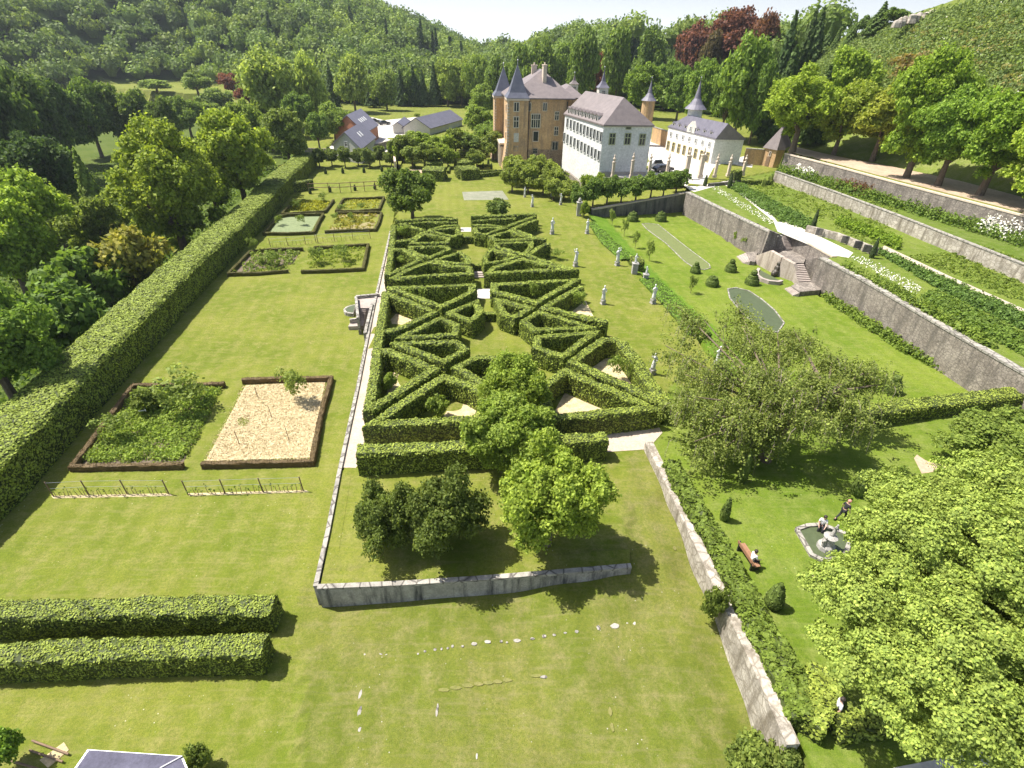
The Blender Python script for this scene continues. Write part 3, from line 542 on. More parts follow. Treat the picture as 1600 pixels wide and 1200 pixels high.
# ---------------------------------------------------------------- paths and sheets
sheet('gravel_path', [(613,362),(600,420),(585,485),(561,605),(545,680),(533,731),(556,731),(578,700),(592,640),(600,560),(612,470),(618,420),(624,362)], ZT, M_GRAVEL)
sheet('gravel_path', [(533,731),(560,728),(760,712),(952,706),(1012,702),(1035,676),(1030,668),(950,674),(700,690),(575,698),(545,690)], ZT, M_GRAVEL, dz=.016)
tag(sheet('paving_slab', [(743,452),(767,452),(767,467),(745,467)], ZT, M_COURT, dz=.06), 'larger pale square paving slab on the middle axis of the maze', 'paving slab', kind='')
tag(sheet('paving_slab', [(720,356),(736,356),(736,362.5),(720.5,362.5)], ZT, M_COURT, dz=.06), 'smaller pale paving slab near the back of the maze', 'paving slab', kind='')
sheet('straw_ground', [(700,640),(725,612),(760,630),(745,655),(690,655)], ZT, M_STRAW); sheet('straw_ground', [(600,600),(620,575),(665,590),(610,622)], ZT, M_STRAW)
sheet('straw_ground', [(868,640),(890,600),(1000,640),(870,650)], ZT, M_STRAW); sheet('straw_ground', [(905,585),(945,560),(985,560),(1000,600),(960,600)], ZT, M_STRAW)
sheet('straw_ground', [(610,500),(622,487),(655,498),(615,512)], ZT, M_STRAW); sheet('straw_ground', [(890,490),(915,470),(930,500)], ZT, M_STRAW)
sheet('straw_ground', [(384,602),(508,597),(484,715),(322,720)], 0, M_STRAW); sheet('soil_bed', [(214,606),(345,604),(287,722),(128,726)], 0, M_SOIL)
sheet('soil_bed', [(394,394),(470,390),(452,424),(366,428)], 0, M_SOIL, dz=.01); sheet('gravel_bed', [(436,340),(500,337),(486,362),(420,366)], 0, stone('grey_green_gravel', (.14,.18,.08),(.21,.25,.12),1.5))
sheet('soil_bed', [(531,335),(592,332),(582,359),(514,361)], 0, stone('dry_bed_soil', (.2,.17,.07),(.28,.24,.10),1), dz=.01); sheet('gravel_bed', [(722,300),(785,298),(795,312),(725,313)], ZT, stone('grey_bed', (.17,.18,.12),(.25,.25,.18),1))
sheet('bare_patch', [(1262,890),(1275,887),(1287,896),(1282,904),(1266,902)], ZT, M_DIRT, dz=.012); sheet('bare_patch', [(1428,716),(1450,690),(1475,700),(1492,722),(1475,735),(1440,740)], ZT, M_DIRT, dz=.012)
sheet('court_gravel', [(960,276),(1062,285),(1100,289),(1115,262),(1130,255),(1175,262),(1180,240),(1130,252),(1010,215),(1015,265),(975,270)], ZC, M_COURT, dz=.03)
sheet('garden_path', [(1066,287),(1100,289),(1118,272),(1135,274),(1160,292),(1190,315),(1215,347),(1233,347),(1333,395),(1326,403),(1308,400),(1215,362),(1208,345),(1150,298),(1130,288),(1085,300),(1078,297)], ZD, M_COURT, dz=.03)
sheet('garden_path', [(1376,388),(1382,384),(1480,430),(1600,483),(1700,530),(1700,540),(1600,491),(1480,437)], ZD, M_GRAVEL, dz=.03)
sheet('garden_path', [(905,333),(912,330),(960,322),(1072,302),(1076,306),(1072,312),(960,330)], 1.0, M_DIRT, dz=.0) if False else None
sheet('pond_water', [(1003,350),(1012,349),(1028,351),(1062,378),(1080,392),(1095,403),(1108,413),(1110,419),(1100,422),(1085,419),(1070,409),(1040,380),(1010,358)], ZP, M_WATER2, dz=.03)
sheet('pond_water', [(1137,452),(1150,450),(1170,455),(1190,468),(1210,485),(1225,505),(1215,520),(1190,515),(1160,490),(1140,466)], ZP, M_WATER, dz=.03)
def ring(name, px, z, w, h, m, label, cat):
    pts = [P(a, b, z)[:2] for a, b in px]; pts.append(pts[0]); o = wall(name, pts, w, z - .2, z + h, m, label, cat); return o
ring('pond_edge', [(1003,350),(1012,349),(1028,351),(1062,378),(1080,392),(1095,403),(1108,413),(1110,419),(1100,422),(1085,419),(1070,409),(1040,380),(1010,358)], ZP, .12, .07, M_COPE, 'stone rim of the long narrow pond on the fountain lawn', 'pond edge')
ring('pond_edge', [(1137,452),(1150,450),(1170,455),(1190,468),(1210,485),(1225,505),(1215,520),(1190,515),(1160,490),(1140,466)], ZP, .14, .1, M_COPE, 'stone rim of the pond half hidden by the weeping tree', 'pond edge')
sheet('earth_path', [(1231,236),(1400,281),(1600,333),(1900,412),(1900,388),(1600,309),(1500,283),(1400,262),(1300,243),(1236,228)], ZF, M_DIRT, dz=.05)
M_DRY = stone('dry_yellow_grass', (.15, .16, .035), (.22, .20, .065), 1.5)
def worn(px, wd):
    for (a, b), (c, d) in zip(px[:-1], px[1:]):
        A, B = G(a, b), G(c, d); n = max(2, int(np.linalg.norm(B - A) / .5))
        for k in range(n):
            if random.random() < .42: continue
            p = A + (B - A) * (k + .5) / n; q = [(p[0] + wd * .6 * random.uniform(.5, 1.1) * cos(t) + (B - A)[0] / n * .42 * cos(t), p[1] + wd * .6 * random.uniform(.5, 1.1) * sin(t) + (B - A)[1] / n * .42 * sin(t)) for t in np.arange(0, 6.2, .9)]
            z = [H(*v) + .036 for v in q]; o = MB().add([(v[0], v[1], zz) for v, zz in zip(q, z)], [tuple(range(len(q)))]).build('dry_grass_patch', M_DRY); tag(o, kind='structure')
worn([(682,1120),(684,1080),(740,1070),(800,1062),(860,1052),(930,1042)], .13); worn([(562,1080),(558,1140)], .16); worn([(945,1050),(952,1100),(958,1150)], .2); worn([(1052,850),(1060,880)], .2)
worn([(480,1128),(500,1120)], .15)
# low stones in the foreground lawn
SM = [(653,1022,4,3),(664,1018,5,4),(680,1015,6,5),(690,1014,4,5),(700,1013,5,4),(707,1010,5,5),(723,1010,6,4),(741,1006,11,6),(762,1003,13,6),(783,1002,6,5),(792,1004,4,3),(808,1001,14,6),(832,998,9,4),(850,994,8,6),(866,992,7,4),(883,989,6,3),(901,987,8,5),(935,981,7,8),(960,978,20,9),(980,974,4,2),(991,974,6,7),(599,1022,17,5),(570,1023,4,3),(563,1085,6,15),(562,1112,7,18),(562,1140,6,8),(683,1110,5,22),(745,1182,4,10),(850,1058,15,5)]
for i, (a, b, w_, h_) in enumerate(SM):
    c = G(a, b); s_ = proj(c)[2] / F_PX; L_, D_ = w_ * s_ * .85, h_ * s_ * 1.0; mb = MB(); k = 9; pr = []
    pts = [(c[0] + L_ / 2 * cos(2 * pi * j / k) * random.uniform(.8, 1.1), c[1] + D_ / 2 * sin(2 * pi * j / k) * random.uniform(.8, 1.1)) for j in range(k)]
    mb.prism(pts, c[2] - .1, [c[2] + random.uniform(.015, .04) for _ in range(k)]); o = mb.build('lawn_stone', M_COPE)
    ordn = ['first', 'second', 'third', 'fourth', 'fifth', 'sixth', 'seventh', 'eighth', 'ninth', 'tenth', 'eleventh', 'twelfth', 'thirteenth', 'fourteenth', 'fifteenth', 'sixteenth', 'seventeenth', 'largest and eighteenth', 'nineteenth', 'twentieth', 'twenty-first']
    if i < 21: tag(o, ordn[i] + ' stone from the left in the stone line across the foreground lawn', 'stone', 'line of small stones in the lawn')
    else: tag(o, {21: 'long flat stone lying apart, just left of the stone line', 22: 'tiny stone lying apart, far left of the stone line', 23: 'top one of three stones set in a column low in the lawn', 24: 'middle one of three stones set in a column low in the lawn', 25: 'lowest one of three stones set in a column low in the lawn', 26: 'slim upright stone at the left end of the dry grass line', 27: 'narrow stone alone near the bottom centre of the lawn', 28: 'flat stone lying on the dry grass line'}[i], 'stone')
# ---------------------------------------------------------------- tree crowns (unit size: height 1, crown radius 1)
def crown(seed, n, leaf, nb=26, zc=.56, rz=.44, rb=(.26, .42), core=True, base=.08, shape=0.):
    """many small leafy boughs inside a ragged ellipsoid; light reaches between them"""
    r_ = np.random.default_rng(seed); B = []; asp = rz * 1.1
    for k in range(nb):
        d = r_.normal(0, 1, 3); d /= np.linalg.norm(d); rr = r_.uniform(.35, .86) ** .8 * (1 + .16 * math.sin(3 * math.atan2(d[1], d[0]) + seed)); rr *= r_.uniform(.85, 1.08)
        q = r_.uniform(*rb) * r_.choice([.6, .8, 1., 1.]); w_ = 1 - shape * max(0, d[2]) * .5
        B.append((rr * d[0] * w_, rr * d[1] * w_, zc + rr * d[2] * (rz * .9), q))
    B.append((0, 0, zc, .45)); B = np.array(B); m = int(n * 1.7)
    ar = B[:, 3] ** 2; idx = r_.choice(len(B), m, p=ar / ar.sum()); d = r_.normal(0, 1, (m, 3)); d /= np.linalg.norm(d, axis=1)[:, None]; d[:, 2] = np.where(d[:, 2] < -.45, -d[:, 2], d[:, 2])
    b = B[idx]; th_ = np.arctan2(d[:, 1], d[:, 0]); rad_ = b[:, 3] * r_.triangular(.5, .98, 1.35, m) * (1 + .22 * np.sin(th_ * 5 + idx * 1.7) * np.sin(d[:, 2] * 6 + idx))
    p = b[:, :3] + d * rad_[:, None] * np.array([1, 1, asp]); keep = p[:, 2] > base
    for q in B: keep &= np.sqrt((p[:, 0] - q[0]) ** 2 + (p[:, 1] - q[1]) ** 2 + ((p[:, 2] - q[2]) / asp) ** 2) > q[3] * .55
    p = p[keep][:n]; d = d[keep][:n]; mb = MB()
    if core:
        for q in B[::2]:
            ph = [(max(.001, q[3] * .55 * sin(pi * j / 4)), -q[3] * .55 * asp * cos(pi * j / 4)) for j in range(5)]; mb.lathe((q[0], q[1], q[2]), ph, 6)
    mb.leaves(p, d + np.array([0, 0, .35]), leaf, 1.0)
    lv = mb.V[-1].reshape(-1, 4, 3); c = lv.mean(1, keepdims=True); lv[:, :, 2] = c[:, :, 2] + (lv[:, :, 2] - c[:, :, 2]) * asp; mb.V[-1] = lv.reshape(-1, 3)
    return mb.mesh('crown_leaves', M_LEAF)
def conifer(seed, n, leaf, tiers=13, spread=1.):
    r_ = np.random.default_rng(seed); t = r_.random(n * 2) ** .62; z = 1 - t * .92; ph = r_.uniform(0, 2 * pi, n * 2)
    tier = (np.floor(t * tiers) + 1 - (t * tiers) % 1 * .55) / tiers; arms = 1 + .25 * np.sin(ph * 7 + np.floor(t * tiers) * 2.1); rad_ = tier * arms * r_.uniform(.55, 1.0, n * 2) * .85
    p = np.column_stack([rad_ * np.cos(ph), rad_ * np.sin(ph), z - rad_ * .05])[:n]; nn = np.column_stack([np.cos(ph), np.sin(ph), np.full(n * 2, .8)])[:n]
    mb = MB(); mb.lathe((0, 0, 0), [(.5, .1), (.42, .3), (.28, .6), (.02, .97)], 8); mb.leaves(p, nn, leaf, .5)
    lv = mb.V[-1].reshape(-1, 4, 3); c = lv.mean(1, keepdims=True); lv[:, :, 2] = c[:, :, 2] + (lv[:, :, 2] - c[:, :, 2]) * .3; mb.V[-1] = lv.reshape(-1, 3)
    return mb.mesh('conifer_needles', M_LEAF)
def trunk_mesh(seed, zt=.5, r0=.07, nl=5):
    r_ = np.random.default_rng(seed); mb = MB(); mb.tube([(0, 0, -.03), (.01, 0, .12), (.02, .01, zt * .7), (0, 0, zt)], [r0 * 1.3, r0, r0 * .7, r0 * .4], 8)
    for k in range(nl):
        a = 2 * pi * k / nl + r_.uniform(-.4, .4); z = zt * r_.uniform(.45, .8); mb.tube([(0.01, 0, z), (.25 * cos(a), .25 * sin(a), z + .1), (.5 * cos(a), .5 * sin(a), z + .22)], [r0 * .55, r0 * .35, r0 * .12], 5)
    return mb.mesh('tree_trunk', M_BARK)
TRK = [trunk_mesh(k) for k in range(3)]; TRKS = trunk_mesh(9, .45, .05, 4)
CR = {'big': [crown(11 + k, 52000, .055, 110, rb=(.10, .24)) for k in range(3)],
      'mid': [crown(20 + k, 20000, .085, 75, rb=(.13, .28)) for k in range(5)],
      'far': [crown(30 + k, 6500, .13, 40, rb=(.18, .34)) for k in range(5)],
      'tall': [crown(40 + k, 9000, .115, 60, zc=.53, rz=.47, rb=(.2, .36), base=.03, shape=.6) for k in range(4)],
      'bush': [crown(50 + k, 3600, .15, 30, zc=.46, rz=.5, rb=(.2, .36), base=.0) for k in range(3)],
      'bushbig': [crown(60 + k, 30000, .065, 90, zc=.44, rz=.5, rb=(.12, .28), base=.0) for k in range(2)],
      'pine': [conifer(70 + k, 5200, .18) for k in range(3)],
      'sparse': [crown(80 + k, 900, .15, 18, core=False, rb=(.2, .4)) for k in range(3)]}
LIME = (1.45, 1.62, .95); LIMEY = (1.65, 1.8, 1.0); GRN = (1.05, 1.15, .85); MIDG = (.85, 1.0, .85); DKG = (.55, .68, .7); VDK = (.38, .5, .6); SILV = (1.35, 1.45, 2.2); COPPER = (.95, .32, .75); PALE = (1.35, 1.45, 1.3); SPR = (.42, .56, .75); OLIV = (1.45, 1.2, 1.0)
tcount = 0
def tree(bx, by, ty, w, kind='mid', col=GRN, label='tree', group=None, name='broadleaf_tree', trunk=True, cat='tree', z=None, top=None):
    """tree standing at the ground seen at (bx,by), crown top at photo row ty, crown w pixels wide"""
    global tcount; tcount += 1
    g = G(bx, by) if z is None else P(bx, by, z); lo, hi = .3, 60.
    for _ in range(30):
        m = (lo + hi) / 2
        if proj(g + np.array([0, 0, m]))[1] > ty: lo = m
        else: hi = m
    h = lo; dp = proj(g + np.array([0, 0, h * .6]))[2]; rr = w / F_PX * dp / 2 / .93
    e = empty(name, g, label=label, cat=cat, group=group); k = CR[kind]; me = k[tcount % len(k)]; rz = (tcount * 2.399) % 6.28
    c = link('crown', me, e); c.scale = (rr, rr, h); c.rotation_euler = (0, 0, rz); v = .9 + .2 * ((tcount * .618) % 1); c.color = (col[0] * v, col[1] * v, col[2] * v, 1)
    if trunk and kind != 'pine':
        t = link('trunk', TRK[tcount % 3] if kind != 'sparse' else TRKS, e); t.scale = (rr, rr, h) if kind != 'tall' else (rr * .8, rr * .8, h); t.rotation_euler = (0, 0, rz)
    elif kind == 'pine' and trunk:
        t = link('trunk', TRKS, e); t.scale = (rr * .8, rr * .8, h * .5)
    return e
def shrub(bx, by, ty, w, col=GRN, label='shrub', group=None, kind='bush', name='shrub', z=None): return tree(bx, by, ty, w, kind, col, label, group, name, False, 'shrub', z)
# --- near trees
tree(805, 668, 552, 118, 'big', LIME, 'lime green round tree at the edge of the near lawn circle, farthest of three', 'three lime green trees in line')
tree(797, 748, 618, 150, 'big', (1.55, 1.75, 1.1), 'mid green tree between two limes, standing over the front maze hedge', 'three lime green trees in line')
tree(855, 850, 705, 168, 'big', LIMEY, 'brightest yellow-green round tree on the lawn just in front of the maze', 'three lime green trees in line')
shrub(608, 852, 758, 98, (.9, 1.0, .8), 'dark green wide bush on the front lawn, left one of the dark pair', kind='bushbig', name='large_bush')
shrub(700, 852, 740, 128, (.9, 1.0, .8), 'dark green wide bush on the front lawn, right one of the dark pair', kind='bushbig', name='large_bush')
# big maple, lower right
def maple():
    lobes = [((1505, 970), 8.5, 8.8), ((1432, 850), 3.4, 8.0), ((1450, 950), 4.6, 7.8), ((1540, 850), 7., 10.), ((1450, 790), 3.6, 9.), ((1600, 770), 5, 10), ((1600, 960), 7, 9.5), ((1372, 940), 3.0, 5.8), ((1500, 1050), 4.0, 6.0), ((1425, 1010), 3.4, 5.4), ((1580, 1070), 4.4, 6.6), ((1680, 1040), 6, 7.5), ((1680, 860), 6, 10)]
    B = []
    r_ = np.random.default_rng(5)
    for (a, b), rad_, zt in lobes:
        rad_ *= .62; c = P(a, b, ZT + zt)
        for k in range(400):
            o = r_.normal(0, 1, 3); o /= np.linalg.norm(o); o[2] = abs(o[2]) * 1.1 - .25; rb_ = r_.choice([.6, .85, 1.1]); q = c + o * rad_ * np.array([.80, .80, .58]) * (1 if k % 4 else .6); q[2] -= rad_ * .3
            if q[2] < 2.6: continue
            if all(((q[0] - w[0]) ** 2 + (q[1] - w[1]) ** 2 + ((q[2] - w[2]) * 1.5) ** 2) > (.78 * (rb_ + w[3])) ** 2 for w in B): B.append((*q, rb_))
    B = np.array(B); mb = MB(); tk = MB(); n = 520000; ar = B[:, 3] ** 2; idx = r_.choice(len(B), n, p=ar / ar.sum()); d = r_.normal(0, 1, (n, 3)); d /= np.linalg.norm(d, axis=1)[:, None]; d[:, 2] = np.where(d[:, 2] < -.25, -d[:, 2], d[:, 2])
    b = B[idx]; p = b[:, :3] + d * (b[:, 3] * r_.triangular(.6, 1.0, 1.25, n) * (1 + .2 * np.sin(np.arctan2(d[:, 1], d[:, 0]) * 5 + idx)))[:, None] * np.array([1.1, 1.1, .62]); keep = np.ones(n, bool)
    for q in B: keep &= (((p[:, 0] - q[0]) / 1.15) ** 2 + ((p[:, 1] - q[1]) / 1.15) ** 2 + ((p[:, 2] - q[2]) / .6) ** 2) > (q[3] * .72) ** 2
    mb.leaves(p[keep], d[keep] + np.array([0, 0, .15]), 0.12, .6)
    g = P(1490, 1120, ZT); g = np.array([P(1500, 1000, ZT + 3)[0], P(1500, 1000, ZT + 3)[1], ZT])
    root = empty('maple_tree', g, label='huge bright yellow-green maple filling the lower right corner', cat='tree')
    tk.tube([g + [0, 0, -.2], g + [.1, 0, 2], g + [0, .2, 4]], [.55, .42, .3], 9)
    for q in B[::5]: tk.tube([g + [0, 0, 2.5], (g + [0, 0, 3.5]) * .5 + q[:3] * .5, q[:3]], [.2, .12, .04], 5)
    for m_, nm, mt in ((mb, 'crown', foliage('maple_leaves', (.11, .15, .04), (.265, .31, .085), .30, usecol=True)), (tk, 'trunk', M_BARK)):
        m_.V = [v - g for v in m_.V]; o = m_.build(nm, mt, root); o.color = (1.6, 1.66, 1.15, 1)
maple()
shrub(1545, 722, 652, 150, (1.2, 1.35, .95), 'mid green spreading shrub between the dark end hedge and the maple', kind='bushbig', name='large_bush')
shrub(1385, 775, 728, 42, (1.1, 1.3, .9), 'small leafy shrub beside the leaning yew, at the maple edge')
shrub(1105, 975, 912, 36, GRN, 'green shrub growing on the lawn side of the old white wall')
shrub(1175, 1210, 1172, 90, GRN, 'low shrub at the bottom edge where the old wall ends'); shrub(1215, 1215, 1168, 60, PALE, 'pale weedy shrub at the bottom edge right of the wall end')
shrub(25, 1195, 1148, 55, (1.0, 1.35, .8), 'leafy vegetable plant in the bottom left corner'); shrub(318, 1198, 1166, 36, PALE, 'small pale shrub right of the tool shed roof')
# weeping elm
def weeping():
    r_ = np.random.default_rng(3); base = P(1195, 718, ZT)
    base2 = P(1270, 735, ZT); ends = [(1040, 540, 5.6), (1060, 480, 8.0), (1150, 470, 8.0), (1240, 515, 7.6), (1190, 560, 8.4), (1300, 560, 8.0), (1365, 575, 7.4), (1330, 620, 6.8), (1230, 610, 8.0), (1120, 570, 8.0), (1085, 620, 6.4), (1150, 640, 6.4), (1085, 690, 4.6), (1260, 660, 6.8), (1340, 655, 5.2), (1185, 690, 4.4), (1100, 500, 8.0), (1270, 590, 8.2), (1130, 700, 4.0), (1215, 520, 7.8), (1060, 640, 4.8), (1380, 600, 6.4), (1160, 510, 8.6), (1105, 655, 5.8), (1210, 650, 6.6), (1310, 600, 7.8), (1070, 585, 6.2), (1180, 600, 7.8)]
    root = empty('weeping_elm', base, label='large weeping tree with drooping grey-green branches beside the alley', cat='tree'); tk = MB(); mb = MB(); tw = MB()
    tk.tube([base + [0, 0, -.2], base + [.1, .2, 2.2], base + [.3, .8, 4]], [.5, .38, .3], 8); tk.tube([base + [0.2, 0.3, 1.5], base + [1.8, 1.0, 3.5], base + [3.5, 1.2, 5.2]], [.34, .26, .2], 7)
    LP, LN = [], []
    for i, (a, b, zt) in enumerate(ends):
        e = P(a, b, zt); src = base + np.array([.3, .8, 4]) if a < 1230 else base + np.array([3.5, 1.2, 5.2]); mid = (src + e) / 2 + [0, 0, .1]
        q1 = src * .7 + e * .3 + [0, 0, .1]; tk.tube([src, q1, mid, e], [.2, .14, .08, .03], 6)
        for k in range(110):
            o = r_.normal(0, 1, 3) * [.75, .75, .25]; t = r_.random(); s = mid * (1 - t) * .7 + e * (1 - (1 - t) * .7) + o; s[2] = min(s[2], zt + .5) + .1
            if vnoise(s[0] + 3 * s[2], s[1], 1.15, i % 3) < -.22: continue
            L = r_.uniform(.6, 2.6); out = o[:2] * .25; pr = []
            for j in range(5):
                u = j / 4; pr.append(s + np.array([out[0] * u, out[1] * u, -L * u * u]) + r_.normal(0, .05, 3))
            if r_.random() < .35: tw.tube([pr[0], pr[2], pr[4]], [.022, .016, .008], 3)
            m = int(40 * L / 1.6 * (.35 if r_.random() < .25 else 1)); tt = r_.random(m) * .95; pts = np.array([np.interp(tt, np.linspace(0, 1, 5), [p_[c_] for p_ in pr]) for c_ in range(3)]).T + r_.normal(0, .14, (m, 3)); LP.append(pts); LN.append(np.tile([0, 0, 1.], (m, 1)))
    mb.leaves(np.concatenate(LP), np.concatenate(LN), .165, .9)
    for m_, nm, mt, c in ((mb, 'crown', M_LEAF, (1.28, 1.32, 1.15, 1)), (tk, 'trunk', M_BARK, (1, 1, 1, 1)), (tw, 'hanging_twigs', stone('pale_twig', (.26, .21, .17), (.36, .30, .25), 3), (1, 1, 1, 1))):
        m_.V = [v - base for v in m_.V]; o = m_.build(nm, mt, root); o.color = c
        if nm == 'hanging_twigs': o['kind'] = 'stuff'
weeping()
# --- garden trees
tree(645, 345, 263, 78, 'mid', (1.05, 1.25, .9), 'spreading tree standing alone behind the left back corner of the maze')
tree(780, 342, 307, 42, 'bush', MIDG, 'small dark tree behind the right back hedge of the maze', trunk=True)
for i, (a, b, t, w, c) in enumerate([(632,252,208,40,GRN),(655,235,203,38,LIME),(690,250,207,46,LIME),(712,243,200,40,GRN),(672,262,222,38,GRN),(645,262,226,36,PALE),(735,243,207,44,MIDG),(755,232,202,40,GRN),(770,250,204,40,PALE),(745,262,232,30,GRN),(622,262,218,34,LIME),(700,262,225,28,LIME),(725,236,200,40,LIME)]):
    tree(a, b, t, w, 'far', c, ['front', 'second', 'third', 'middle', 'lower left', 'leftmost low', 'darker', 'back', 'castle-side', 'lowest right', 'leftmost tall', 'small bright', 'rear bright'][i] + ' small tree of the orchard grove left of the castle towers', 'orchard grove by the castle')
for i, a in enumerate([500,519,540,560,578,594,612]):
    tree(a, 262 - (i % 2) * 3, 231 - (i % 3) * 2, 23, 'far', (1.0, 1.1, 1.1), ['first', 'second', 'third', 'fourth', 'fifth', 'sixth', 'last'][i] + ' from the left in the row of small trees below the grey farmhouse', 'small trees in a row at the garden end')
for i, (a, b, t, w) in enumerate([(808,290,243,42),(835,290,240,40),(858,284,247,36),(815,262,236,36),(848,305,268,36),(872,296,262,30),(800,276,240,30),(880,312,285,30),(825,302,256,40),(800,300,256,34),(864,312,278,34),(888,304,280,28)]):
    tree(a, b, t, w, 'far', (1.5, 1.55, 1.2), ['rear left', 'centre', 'right', 'rear', 'near right', 'alley-side', 'leftmost', 'lowest', 'front centre', 'front left', 'near wall-side', 'rightmost'][i] + ' fruit tree of the thicket at the foot of the castle', 'fruit trees under the castle')
for i, (a, b, t, w, c) in enumerate([(905,326,287,34,(1.0,1.25,1.0)),(926,322,276,32,(1.0,1.25,1.0)),(948,318,272,34,(.95,1.2,1.0)),(970,316,276,32,(.95,1.2,1.0)),(993,313,272,34,(1.0,1.25,1.0)),(1016,309,268,34,(1.0,1.25,1.0)),(1036,306,268,32,(1.05,1.3,1.0)),(1056,300,262,36,(.9,1.15,.9)),(920,300,268,24,LIME),(938,296,266,20,LIME),(912,340,312,14,LIME)]):
    tree(a, b, t, w, 'far' if i < 8 else 'bush', c, ['first', 'second', 'third', 'fourth', 'fifth', 'sixth', 'seventh', 'eighth', 'bright upper', 'narrow bright upper', 'tiny lime'][i] + ' from the left of the round dark trees above the sloping dark wall' if i < 8 else ['bright leafy', 'narrow bright', 'tiny lime green'][i - 8] + ' shrub at the white house corner above the dark wall', 'trees above the dark wall' if i < 8 else None, z=1.7 + i * .28 if i < 8 else None)
shrub(880, 238, 222, 22, GRN, 'green shrub in the corner between castle and white house')
# shrubs in maze compartments
for i, (a, b, t, w, lab) in enumerate([(655,472,446,28,'shrub inside the wide left hedge triangle by the paving slab'),(832,466,437,24,'shrub inside the wide right hedge triangle by the paving slab'),(610,608,578,24,'pale shrub in the path-side hedge pocket at front left'),(685,652,612,34,'tall pale shrub in the large front left hedge triangle'),(902,482,452,26,'pale shrub in the V shaped hedge by the alley'),(963,592,552,26,'leafy shrub in the right front V hedge'),(984,598,565,16,'slim shrub beside the alley-side hedge'),(630,374,350,20,'white-flowered shrub at the back left of the maze'),(670,352,338,16,'light shrub over the second back hedge on the left'),(783,350,334,13,'light shrub over the second back hedge on the right'),(833,360,343,18,'shrub at the far right corner of the maze'),(625,415,398,18,'pale shrub beside the path in the far half'),(672,422,408,20,'small shrub in the dark-faced left triangle'),(817,420,408,12,'small white-flowered plant in the dark-faced right triangle'),(866,405,388,22,'wispy grey shrub by the hooked alley hedge')]):
    shrub(a, b, t, w, (1.45, 1.6, 1.2), lab, None, kind='sparse' if i not in (3, 2) else 'bush')
# plants in beds
for i, (a, b, t, w, lab) in enumerate([(300,640,582,75,'airy grey-green shrub at the back of the weedy bed'),(237,640,605,44,'leafy shrub at the back left of the weedy bed'),(180,690,650,48,'airy shrub at the left of the weedy bed'),(466,625,574,42,'small open-crowned tree in the back corner of the straw bed'),(395,372,395-32,20,'x')][:4]):
    shrub(a, b, t, w, PALE if i != 1 else GRN, lab, None, kind='sparse' if i != 1 else 'bush')
for i, (a, b, t, w) in enumerate([(397,393,370,16),(430,418,392,24),(415,412,398,22),(495,412,384,26),(540,408,380,26),(436,352,335,14),(472,352,334,14),(470,312,302,14),(504,315,300,14),(535,330,318,14),(565,327,316,14),(462,327,312,18),(524,344,332,12),(548,346,330,12)]):
    shrub(a, b, t, w, (1.2, 1.35, 1.1), ['tall plant at the hedge-side corner', 'leafy bush by the front edge', 'low bush by the left middle', 'round bush at the left', 'round bush at the right', 'dark small bush at the left', 'dark small bush at the right', 'bush at the back left', 'bush at the back right', 'bush on the left dividing border', 'bush on the right dividing border', 'wide low bush at the left', 'wispy plant at the left', 'wispy plant at the right'][i] + [' of the third row left bed', ' of the third row left bed', ' of the third row left bed', ' of the third row right bed', ' of the third row right bed', ' of the gravel bed', ' of the gravel bed', ' of the far flowery bed', ' of the far flowery bed', ' of the far right beds', ' of the far right beds', ' of the far flowery bed', ' of the second row right bed', ' of the second row right bed'][i], None, kind='sparse')
